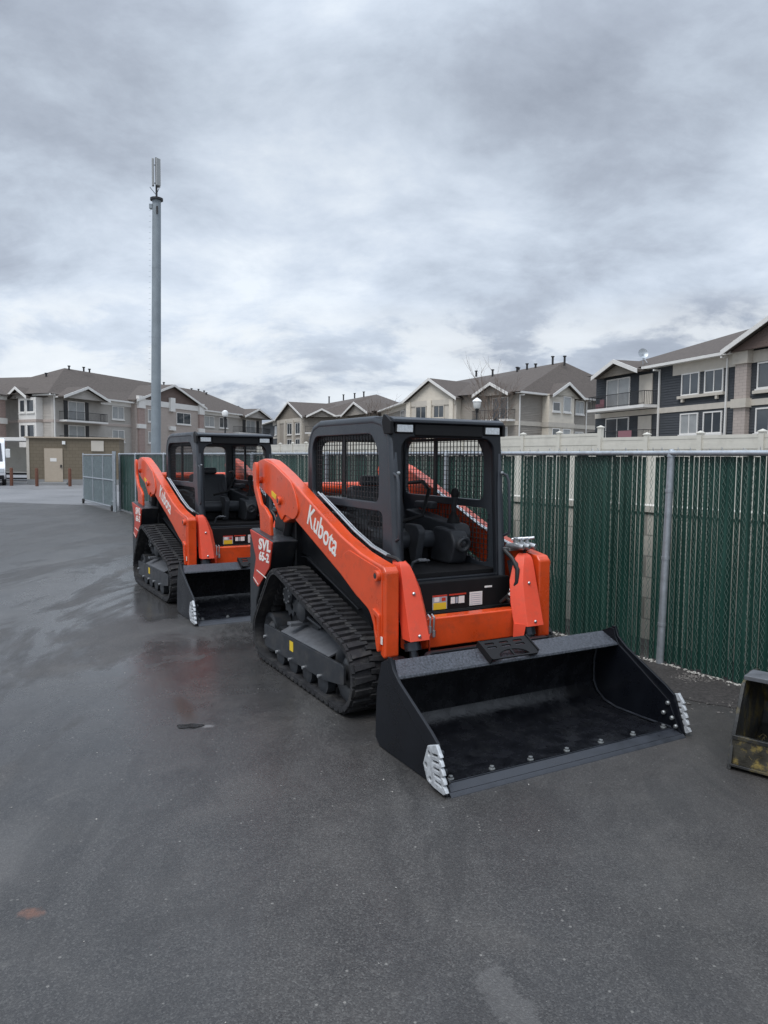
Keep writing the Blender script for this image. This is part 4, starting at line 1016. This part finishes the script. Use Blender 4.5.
        # lift cylinder (black, from chassis up to the arm)
        cyl = MB().tube([(-2.98, sy * .60, .80), (-2.80, sy * .60, 1.20)], .050, 16).build('lift_cylinder', BLACK, L)
        MB().tube([(-2.80, sy * .60, 1.20), (-2.73, sy * .60, 1.36)], .028, 12).build('rod', CHROME, cyl)
        # ---- loader arm
        top = [(-3.475, 1.585), (-3.45, 1.635), (-3.38, 1.672), (-3.26, 1.690), (-3.12, 1.678), (-3.0, 1.645), (-2.77, 1.572), (-2.62, 1.515), (-1.70, 1.158), (-1.40, 1.072), (-1.25, 1.045), (-1.075, 1.018), (-1.045, .985)]
        low = [(-1.035, .44), (-1.06, .425), (-1.10, .445), (-1.155, .565), (-1.225, .690), (-1.30, .735), (-1.44, .762), (-1.70, .880), (-2.58, 1.215), (-2.76, 1.16), (-2.80, 1.16), (-2.90, 1.275), (-3.05, 1.345), (-3.36, 1.455), (-3.44, 1.50)]
        arm = MB().prism(top + low, -.052, .052, XZ(sy * .628)).build('loader_arm', ORANGE, L, bevel=.014, seg=3)
        # outer gusset plate at the rear with rounded front end, front reinforcement
        gs = soften([(-3.47, 1.585), (-3.43, 1.65), (-3.26, 1.688), (-3.0, 1.643), (-2.60, 1.505), (-2.50, 1.40), (-2.44, 1.27), (-2.54, 1.20), (-2.74, 1.235), (-2.80, 1.17), (-3.03, 1.345), (-3.38, 1.455)], .05)
        MB().plate([gs], .014, XZ(sy * .685), .004).build('gusset_plate', ORANGE, arm)
        fg = soften([(-1.66, 1.02), (-1.56, 1.075), (-1.40, 1.045), (-1.085, .995), (-1.07, .62), (-1.10, .46), (-1.16, .58), (-1.24, .71), (-1.40, .765), (-1.52, .84), (-1.62, .93)], .05)
        MB().plate([fg], .008, XZ(sy * .682), .003).build('gusset_plate', ORANGE, arm)
        MB().plate([soften([(-1.175, .74), (-1.09, .71), (-1.085, .47), (-1.11, .47), (-1.15, .60)], .015), soften([(-1.155, .70), (-1.115, .685), (-1.11, .56), (-1.13, .60)], .01)], .022, XZ(sy * .692), .004).build('arm_bracket', ORANGE, arm)
        for (x, z, r) in ((-2.84, 1.34, .036), (-1.12, .955, .036), (-3.30, 1.50, .03)):
            pb = MB().plate([circ(x, z, r, 24), circ(x, z, r * .5, 16)], .03, XZ(sy * .70), .003).build('pin_boss', ORANGE, arm)
            MB().lathe([(r * .5, 0), (r * .5, .02), (.004, .022)], ax(x, z, sy * .695) @ Matrix.Scale(-sy, 4, (0, 0, 1)), 14).build('pin', STEELD, pb)
        MB().plate([soften([(-3.03, 1.42), (-2.92, 1.385), (-2.93, 1.345), (-3.03, 1.375)], .008)], .003, XZ(sy * .694)).build('sticker', YELLOW, arm)
        MB().box(-1.085, -1.06, sy * .6865 - .001, sy * .6865 + .001, .52, .57).build('label', WHITE, arm)
        # Lettering on the arm
        ang = R(-27.5)
        ang = R(-21.5); me = fit_width(text_mesh('Kubota', .222, .0012, .0036, 0, 1.0), .555)
        if sy < 0: m = basis((math.cos(ang), 0, math.sin(ang)), (-math.sin(ang), 0, math.cos(ang)), (0, -1, 0), (-2.290, sy * .6808, 1.200))
        else:
            ang = R(21.5); m = basis((-math.cos(ang), 0, math.sin(ang)), (math.sin(ang), 0, math.cos(ang)), (0, 1, 0), (-1.78, sy * .6808, .99))
        MB().mesh(me, m).build('lettering', WHITE, arm, smooth=False)
        # steel hydraulic pipes along the arm's upper inner edge
        mb = MB()
        for k in (0, 1):
            mb.tube([(-2.35 + .02 * k, sy * (.560 - .02 * k), 1.43 - .01 * k), (-2.05, sy * (.560 - .02 * k), 1.315), (-1.72, sy * (.56 - .02 * k), 1.185), (-1.45, sy * (.56 - .02 * k), 1.10), (-1.25, sy * (.55 - .02 * k), 1.06)], .008, 8)
        mb.build('hydraulic_pipe', CHROME, arm)
        MB().tube([(-1.25, sy * .55, 1.06), (-1.16, sy * .53, 1.05), (-1.10, sy * .50, 1.0)], .013, 8).build('hose', HOSE, arm)
        # ---- tilt cylinder and its orange guard
        tcx = [(-1.115, 1.00), (-.965, .44)]
        tl = MB().tube([(-1.205, sy * .475, .98), (-1.048, sy * .475, .52)], .050, 18).build('tilt_cylinder', CYLM, L)
        MB().tube([(-1.048, sy * .475, .52), (-.99, sy * .475, .34)], .030, 12).build('rod', CYLM, tl)
        MB().tube([(-1.045, sy * .475, .515), (-1.03, sy * .475, .465)], .057, 18).build('gland', CYLM, tl)
        # guard: folded plate. cross rows (z, xface, yo, yfold, yin, back)
        rows_ = [(1.02, -1.098, .540, .480, .455, .05), (1.035, -1.118, .528, .492, .47, .03), (1.00, -1.085, .545, .468, .435, .06), (.94, -1.066, .547, .448, .408, .07), (.85, -1.04, .547, .425, .372, .08), (.70, -.995, .547, .410, .352, .085), (.60, -.966, .547, .405, .350, .085), (.545, -.948, .547, .404, .352, .085), (.50, -.950, .549, .404, .356, .085)]
        rows_ = [rows_[1], rows_[0]] + rows_[2:-1]
        mb = MB(); th = .008; prev = None
        for (z, x, y0, yf, yi_, bk) in rows_:
            ring = [(x - .10, y0 + .002, z), (x, y0, z), (x, yf, z), (x - bk, yi_, z), (x - bk - th, yi_ + .004, z), (x - th * 1.3, yf + .004, z), (x - th, y0 - th, z), (x - .10, y0 - th, z)]
            ring = [mb.bm.verts.new((a, sy * b_, c)) for a, b_, c in ring]
            if prev:
                for j in range(8): mb.bm.faces.new((prev[j], prev[(j + 1) % 8], ring[(j + 1) % 8], ring[j]))
            else: mb.bm.faces.new(ring)
            prev = ring
        mb.bm.faces.new(prev[::-1])
        gd_ = mb.build('cylinder_guard', ORANGE2, L, bevel=.003)
        # small tail of the folded flange running lower than the face
        MB().hexa([(-1.045, sy * .352, .42), (-.985, sy * .375, .42), (-.978, sy * .380, .42), (-1.038, sy * .345, .42), (-1.042, sy * .352, .56), (-.975, sy * .392, .56), (-.962, sy * .398, .56), (-1.033, sy * .345, .56)]).build('flange', ORANGE2, gd_, bevel=.002)
        each('bolt', CHROME, gd_, [(.012, 0), (.012, .004), (.007, .010), (.001, .011)], [basis((0, 1, 0), (0, 0, 1), (1, 0, 0), (x, sy * .475, z)) for z, x in ((.835, -1.034), (.575, -.957))])
    MB().box(-1.16, -1.065, -.50, .50, .452, .655).build('cross_beam', ORANGE, L, bevel=.012, seg=3)
    MB().tube([(-3.18, -.60, 1.42), (-3.18, .60, 1.42)], .062, 20).build('rear_cross_tube', ORANGE, L)
    # ---- cab
    side = [(-2.745, .98), (-2.76, 1.86)] + [(-2.54 - .20 * math.cos(a), 1.78 + .20 * math.sin(a)) for a in (R(20), R(45), R(65), R(85))] + [(-1.60, 1.985), (-1.50, 1.965), (-1.42, 1.91), (-1.385, 1.85), (-1.335, 1.25), (-1.305, .82), (-1.42, .79), (-2.2, .90)]
    wu = soften([(-2.68, 1.395), (-1.535, 1.395), (-1.535, 1.73), (-1.64, 1.875), (-2.62, 1.875), (-2.685, 1.79)], .06)
    wl_ = soften([(-2.52, 1.335), (-1.475, 1.335), (-1.46, .94), (-1.56, .92), (-2.30, 1.08), (-2.50, 1.20)], .06)
    cab = MB()
    for sy in (-1, 1): cab.plate([side, wu, wl_], .035, XZ(sy * .450), .006)
    cabo = cab.build('cab', CABGREY, L)
    # raised rim tube around the side frame
    mb = MB()
    for sy in (-1, 1):
        pth = [(-2.745, 1.0), (-2.752, 1.80), (-2.72, 1.90), (-2.66, 1.965), (-2.55, 1.995), (-1.62, 1.993), (-1.50, 1.968), (-1.425, 1.91), (-1.392, 1.84), (-1.355, 1.45), (-1.32, 1.05), (-1.30, .82)]
        mb.tube([(x, sy * .437, z - .028) for x, z in pth], .035, 14)
    mb.build('roll_bar', CABGREY, cabo)
    # window guards: bars both ways
    for sy in (-1, 1):
        mb = MB()
        x = -2.645
        while x < -1.56: mb.box(x - .0024, x + .0024, sy * .437 - .003, sy * .437 + .003, 1.40, 1.88); x += .047
        z = 1.42
        while z < 1.86: mb.box(-2.67, -1.54, sy * .431 - .003, sy * .431 + .003, z - .0022, z + .0022); z += .038
        x = -2.46
        while x < -1.46: mb.box(x - .0024, x + .0024, sy * .437 - .003, sy * .437 + .003, .92, 1.33); x += .047
        z = .95
        while z < 1.31: mb.box(-2.48, -1.45, sy * .431 - .003, sy * .431 + .003, z - .0022, z + .0022); z += .038
        mb.build('window_guard', IRON, cabo, smooth=False)
        mb = MB().box(-2.19, -2.155, sy * .418 - .010, sy * .418 + .010, 1.40, 1.88)
        mb.box(-2.655, -1.555, sy * .418 - .008, sy * .418 + .008, 1.845, 1.87)
        mb.build('window_divider', IRON, cabo)
    # front door frame
    fo_ = rrect(-.455, .455, .80, 1.945, [.03, .03, .05, .05], 4)
    ho = rrect(-.390, .390, .865, 1.850, [.02, .02, .09, .09], 5)
    tilt = basis((0, 1, 0), (-.068, 0, .9977), (.9977, 0, .068), (-1.255, 0, 0))
    MB().plate([fo_, ho], .045, tilt, .008).build('front_frame', FRONTM, cabo)
    MB().box(-1.33, -1.292, -.385, .385, .845, .875).build('door_sill', FRONTM, cabo, bevel=.006)
    # rear frame
    MB().plate([rrect(-.43, .43, 1.0, 1.94, .04, 3), rrect(-.36, .34, 1.36, 1.84, .07, 4)], .05, YZ(-2.73), .006).build('rear_frame', INTER, cabo)
    # roof with front visor
    rf = MB().box(-2.66, -1.45, -.43, .43, 1.94, 1.985).build('roof', CABGREY, cabo, bevel=.015)
    MB().prism([(-1.62, 1.995), (-1.385, 1.985), (-1.335, 1.968), (-1.335, 1.946), (-1.38, 1.938), (-1.62, 1.94)], -.462, .462, XZ(0)).build('visor', CABGREY, rf, bevel=.006)
    MB().prism([(-1.45, 1.938), (-1.352, 1.938), (-1.350, 1.862), (-1.365, 1.850), (-1.45, 1.850)], -.285, .285, XZ(0)).build('header', DARK, rf, bevel=.005)
    for sy in (-1, 1):
        br_ = MB().prism([(-1.47, 1.95), (-1.45, 2.000), (-1.43, 2.000), (-1.345, 1.95), (-1.345, 1.868), (-1.44, 1.868)], -.012, .012, XZ(sy * .470)).build('lamp_bracket', DARK, cabo, bevel=.003)
        lm_ = MB().box(-1.44, -1.352, sy * .368 - .076, sy * .368 + .076, 1.870, 1.942).build('work_light', DARK, cabo, bevel=.01)
        MB().box(-1.353, -1.343, sy * .368 - .062, sy * .368 + .062, 1.880, 1.930).build('lens', LENS, lm_, bevel=.004)
        # grab handle
        MB().tube([(-1.335, sy * .455, 1.60), (-1.285, sy * .46, 1.585), (-1.265, sy * .463, 1.54), (-1.245, sy * .463, 1.22), (-1.25, sy * .46, 1.17), (-1.30, sy * .455, 1.15)], .011, 10).build('grab_handle', CABGREY, cabo)
        mb = MB().lathe([(.012, 0), (.012, .008), (.002, .01)], basis((0, 1, 0), (0, 0, 1), (1, 0, 0), (-1.318, sy * .435, 1.605)), 10); mb.build('bolt', CHROME, cabo)
    # sill panel with stickers
    pn = MB().plate([soften([(-.40, .862), (.47, .862), (.475, .74), (.43, .668), (.32, .640), (-.40, .640)], .03)], .05, YZ(-1.255), .008).build('sill_panel', DARK, L)
    xx = -1.229
    def lab(y0, y1, z0, z1, m, o=.0): return MB().box(xx, xx + .0015 + o, y0, y1, z0, z1).build('label', m, pn)
    lab(-.205, -.085, .668, .768, BLUEL); lab(-.198, -.092, .668, .715, YELLOW, .0005); lab(-.205, -.085, .756, .768, REDP, .0006); lab(-.19, -.15, .722, .752, WHITE, .0006); lab(-.13, -.098, .724, .748, REDP, .0006)
    lab(-.07, .075, .688, .768, DARK, .0003); lab(-.07, .075, .757, .768, REDP, .0006); lab(-.055, -.02, .70, .745, WHITE, .0006); lab(.01, .06, .698, .748, WHITE, .0006); lab(-.015, .005, .70, .745, BLUEL, .0006)
    lab(.105, .215, .672, .768, WHITE)
    for i in range(6): lab(.112, .208, .680 + i * .0145, .684 + i * .0145, BLUEL, .0006)
    lab(.235, .30, .790, .803, WHITE)
    MB().box(-1.29, -1.215, -.20, .30, .622, .652).build('sill_step', DARK, pn, bevel=.006)
    # ---- cab interior
    MB().box(-2.70, -1.36, -.44, .44, .84, .90).build('floor', DARK, cabo)
    seat = MB().prism(soften([(-2.42, 1.00), (-1.90, 1.00), (-1.86, 1.08), (-1.90, 1.14), (-2.38, 1.12)], .04), -.24, .24, XZ(0)).build('seat', SEATM, L, bevel=.02, seg=3)
    MB().prism(soften([(-2.40, 1.06), (-2.30, 1.10), (-2.40, 1.44), (-2.44, 1.48), (-2.52, 1.46), (-2.50, 1.10)], .04), -.24, .24, XZ(0)).build('backrest', SEATM, seat, bevel=.03, seg=3)
    mb = MB()
    for k in (0, 1, 2):
        for sy in (-1, 1):
            yb = sy * (.07 + .045 * k); mb.tube([(-2.315 + .004 * k, sy * .20, 1.14 + .04 * k), (-2.325, yb + sy * .03, 1.16 + .04 * k), (-2.34, yb, 1.21 + .05 * k), (-2.375, yb, 1.32 + .03 * k)], .006, 6)
    mb.build('seat_piping', INTER, seat)
    MB().prism(soften([(-2.52, 1.47), (-2.43, 1.48), (-2.44, 1.56), (-2.51, 1.56)], .03), -.12, .12, XZ(0)).build('headrest', SEATM, seat, bevel=.02)
    MB().box(-2.40, -1.95, -.22, .22, .90, 1.0).build('seat_base', DARK, seat, bevel=.01)
    for sy in (-1, 1):
        cn = MB().prism(soften([(-2.45, .90), (-1.75, .90), (-1.66, 1.12), (-1.70, 1.20), (-1.95, 1.22), (-2.45, 1.28)], .04), -.07, .07, XZ(sy * .36)).build('side_console', INTER, L, bevel=.015)
        MB().lathe([(.055, 0), (.05, .03), (.025, .08), (.014, .11)], T(-1.80, sy * .35, 1.195), 16).build('boot', DARK, cn)
        js = MB().tube([(-1.80, sy * .35, 1.28), (-1.79, sy * .345, 1.34), (-1.77, sy * .34, 1.42)], [.014, .022, .028], 12).build('joystick', INTER, cn)
        MB().lathe([(.030, 0), (.034, .03), (.024, .06), (.004, .07)], T(-1.77, sy * .34, 1.41), 14).build('knob', DARK, js)
        MB().box(-2.38, -2.12, sy * .38 - .04, sy * .37 + .045, 1.29, 1.35).build('armrest', SEATM, cn, bevel=.015)
    pod = MB().prism(soften([(-1.95, .90), (-1.66, .90), (-1.60, 1.06), (-1.66, 1.16), (-1.90, 1.18)], .04), -.075, .075, XZ(.30)).build('control_pod', INTER, L, bevel=.02)
    tor = []
    for i in range(21): a = 2 * PI * i / 20; tor.append((-1.535 + .01 * math.sin(a), .262 + .045 * math.cos(a), 1.065 + .045 * math.sin(a)))
    MB().tube(tor, .019, 10).build('grip_ring', STEELD, pod)
    MB().prism(soften([(-1.86, .90), (-1.80, .90), (-1.74, 1.16), (-1.80, 1.20), (-1.96, 1.20), (-1.96, 1.15)], .03), -.03, .03, XZ(.03)).build('armrest_support', INTER, pod, bevel=.01)
    MB().tube([(-2.35, .27, 1.50), (-2.05, .22, 1.52), (-1.88, .17, 1.46), (-1.78, .05, 1.27), (-1.78, -.14, 1.23)], .015, 10).build('lap_bar', DARK, L)
    MB().tube([(-1.52, -.21, .90), (-1.50, -.20, .96), (-1.46, -.17, .985), (-1.44, -.13, .985), (-1.45, -.11, .97)], .011, 8).box(-1.47, -1.43, -.19, -.10, .975, .985).build('foot_pedal', GREYST, L, bevel=.003)
    # ---- hydraulics on the left side of the front
    for k, yy in enumerate((-.345, -.315)):
        MB().tube([(-1.10, yy, .64), (-1.06, yy, .68), (-1.035, yy, .665), (-1.035, yy - .004, .60), (-1.04, yy, .53)], .007, 8).lathe([(.013, 0), (.013, .04)], T(-1.035, yy - .002, .57 - .03 * k), 8).build('hydraulic_fitting', CHROME, L)
    cp_ = MB()
    for k in range(3):
        yy = .455 + .055 * k; cp_.tube([(-1.26, yy, 1.075), (-1.16, yy, 1.085), (-1.10, yy + .02, 1.08)], [.020, .026, .020], 12)
        cp_.tube([(-1.17, yy, 1.11), (-1.165, yy, 1.135 + .01 * (k == 0))], .016, 10).tube([(-1.20, yy - .01, 1.13), (-1.15, yy + .05, 1.14)], .010, 8)
    cp_.box(-1.28, -1.20, .43, .62, 1.045, 1.065).build('hydraulic_coupler', CHROME, L, bevel=.002)
    mb = MB()
    mb.tube([(-1.22, .40, 1.05), (-1.15, .415, 1.00), (-1.09, .415, .93), (-1.08, .405, .84), (-1.12, .38, .76), (-1.14, .375, .72), (-1.08, .40, .66), (-1.05, .42, .58), (-1.04, .43, .50)], .016, 10)
    mb.tube([(-1.22, .43, 1.03), (-1.12, .435, .96), (-1.075, .43, .86), (-1.10, .40, .78), (-1.20, .36, .68)], .014, 10)
    hs = mb.build('hose', HOSE, L)
    mb = MB()
    for p, q in (((-1.095, .395, .80), (-1.115, .383, .775)), ((-1.105, .388, .77), (-1.122, .378, .745)), ((-1.10, .392, .68), (-1.075, .402, .65)), ((-1.055, .417, .60), (-1.051, .420, .585)), ((-1.05, .42, .565), (-1.047, .423, .552)), ((-1.045, .425, .53), (-1.043, .427, .515))): mb.tube([p, q], .0175, 10)
    mb.build('hose_clip', WHITEP, hs)
    # ---- quick coupler plate and step on the bucket
    MB().plate([soften([(-.50, .12), (.50, .12), (.50, .50), (-.50, .50)], .04)], .05, YZ(-.845), .006).box(-1.04, -.86, -.66, -.56, .22, .44).box(-1.04, -.86, .56, .66, .22, .44).box(-.93, -.86, -.30, .30, .30, .42).build('quick_coupler', BLACK, L)
    # ---- bucket
    sh = MB()
    pr_out = [(-.02, .0), (-.56, .0), (-.68, .02), (-.76, .07), (-.80, .14), (-.80, .30), (-.765, .44), (-.735, .510), (-.700, .522), (-.565, .468), (-.560, .452), (-.575, .446), (-.700, .498), (-.722, .490), (-.745, .43), (-.775, .30), (-.772, .15), (-.735, .09), (-.665, .045), (-.56, .026), (-.02, .018)]
    sh.prism(pr_out, -.860, .860, XZ(0))
    bk = sh.build('bucket', BUCKIN, L, smooth=True, angle=28)
    MB().prism([(-.733, .5105), (-.700, .5255), (-.562, .4705), (-.556, .456), (-.562, .4725 - .012), (-.700, .5125), (-.731, .50)], -.858, .858, XZ(0)).build('top_lip', LIPGREY, bk, bevel=.002)
    # weld bead at the floor and wall turn
    for sy in (-1, 1):
        inn = [(-.01, .003), (-.05, .055), (-.13, .20), (-.46, .405), (-.55, .458), (-.585, .51), (-.60, .560), (-.635, .562), (-.738, .512), (-.790, .34), (-.802, .16), (-.800, .045), (-.755, .010), (-.64, .003)]
        MB().plate([inn], .014, XZ(sy * .866), .002).build('side_plate', BUCK, bk)
        dbl = [(-.015, .006), (-.035, .07), (-.10, .24), (-.17, .285), (-.50, .455), (-.575, .512), (-.602, .572), (-.632, .572), (-.635, .50), (-.57, .43), (-.46, .36), (-.20, .20), (-.12, .10), (-.13, .006)]
        MB().plate([dbl], .018, XZ(sy * .882), .003).build('side_edge', BUCK, bk)
        ct = [(-.205, .115), (-.165, .222), (-.085, .252), (-.055, .215)]
        for k in range(4):
            z1 = .20 - k * .042; ct += [(-.040 + k * .0125, z1), (-.052 + k * .0125, z1 - .012), (-.040 + k * .0135, z1 - .022)]
        ct += [(.012, .035), (-.01, .018), (-.10, .022), (-.165, .035)]
        slots = [[(-.125 + k * .008, .195 - k * .032), (-.068 + k * .009, .205 - k * .035), (-.066 + k * .009, .193 - k * .035), (-.123 + k * .008, .183 - k * .032)] for k in range(5)]
        cu_ = MB().plate([ct] + slots + [circ(-.15, .185, .013, 10), circ(-.178, .115, .013, 10), circ(-.135, .055, .013, 10)], .022, XZ(sy * .903), .004).build('side_cutter', SILVER, bk)
        each('bolt', STEELD if sy < 0 else BOLTM, bk, [(.014, 0), (.014, .010), (.009, .017), (.002, .018)], [basis((1, 0, 0), (0, 0, 1), (0, -1, 0), (x, sy * .855, z)) @ Matrix.Scale(sy, 4, (0, 0, 1)) for x, z in ((-.125, .185), (-.155, .115), (-.09, .10), (-.06, .055))])
    ce = MB().prism([(.004, .0), (-.015, .016), (-.085, .034), (-.088, .0)], -.872, .872, XZ(0)).prism([(-.0885, .003), (-.0885, .0375), (-.200, .0405), (-.205, .026), (-.20, .003)], -.857, .857, XZ(0)).build('cutting_edge', EDGEM, bk, bevel=.002)
    MB().prism([(-.092, .0385), (-.196, .0412), (-.196, .0425), (-.092, .0400)], -.855, .855, XZ(0)).build('wear_plate', BUCKIN, bk)
    each('bolt', BOLTM, bk, [(.018, 0), (.018, .006), (.012, .008), (.012, .019), (.003, .021)], [T(-.112, -.80 + k * .2667, .0395) for k in range(7)], 12)
    for sy in (-1, 1):
        wp = [(-.10, .0345), (-.35, .027), (-.555, .0275), (-.66, .048), (-.728, .094), (-.764, .155), (-.767, .30), (-.738, .43)]
        MB().tube([(x + .004, sy * .852, z + .004) for x, z in wp], .007, 6).build('weld_bead', EDGEM, bk)
    # step on top of the bucket with an oval opening
    sb_ = basis((0, 1, 0), (-.882, 0, .471), (.471, 0, .882), (-.535, 0, .492))
    arch = [(-.035 + .115 * math.cos(R(a)), .012 + .055 * math.sin(R(a))) for a in range(0, 181, 15)]
    pr = MB().plate([soften([(-.22, 0), (.14, 0), (.155, .04), (.155, .165), (-.22, .165)], .008), arch] +
                    [rrect(a, a + .07, .092, .108, .006, 2) for a in (-.19, -.08, .03)] + [rrect(a, a + .07, .125, .141, .006, 2) for a in (-.19, -.08, .03)], .010, sb_, .002)
    pr.box(-.225, -.215, 0, .165, -.03, .012, sb_).box(.15, .16, .02, .165, -.03, .012, sb_).box(-.041, -.029, .01, .07, -.004, .004, sb_)
    pr.build('step', DARK, bk)
    return L
LD = make_loader()
L2 = copy_tree(LD)
L2.location = (-1.10, 7.78, 0); L2.rotation_euler = (0, 0, R(-59.2))
L2['label'] = 'second orange and black compact track loader, farther back and partly hidden by the near one'
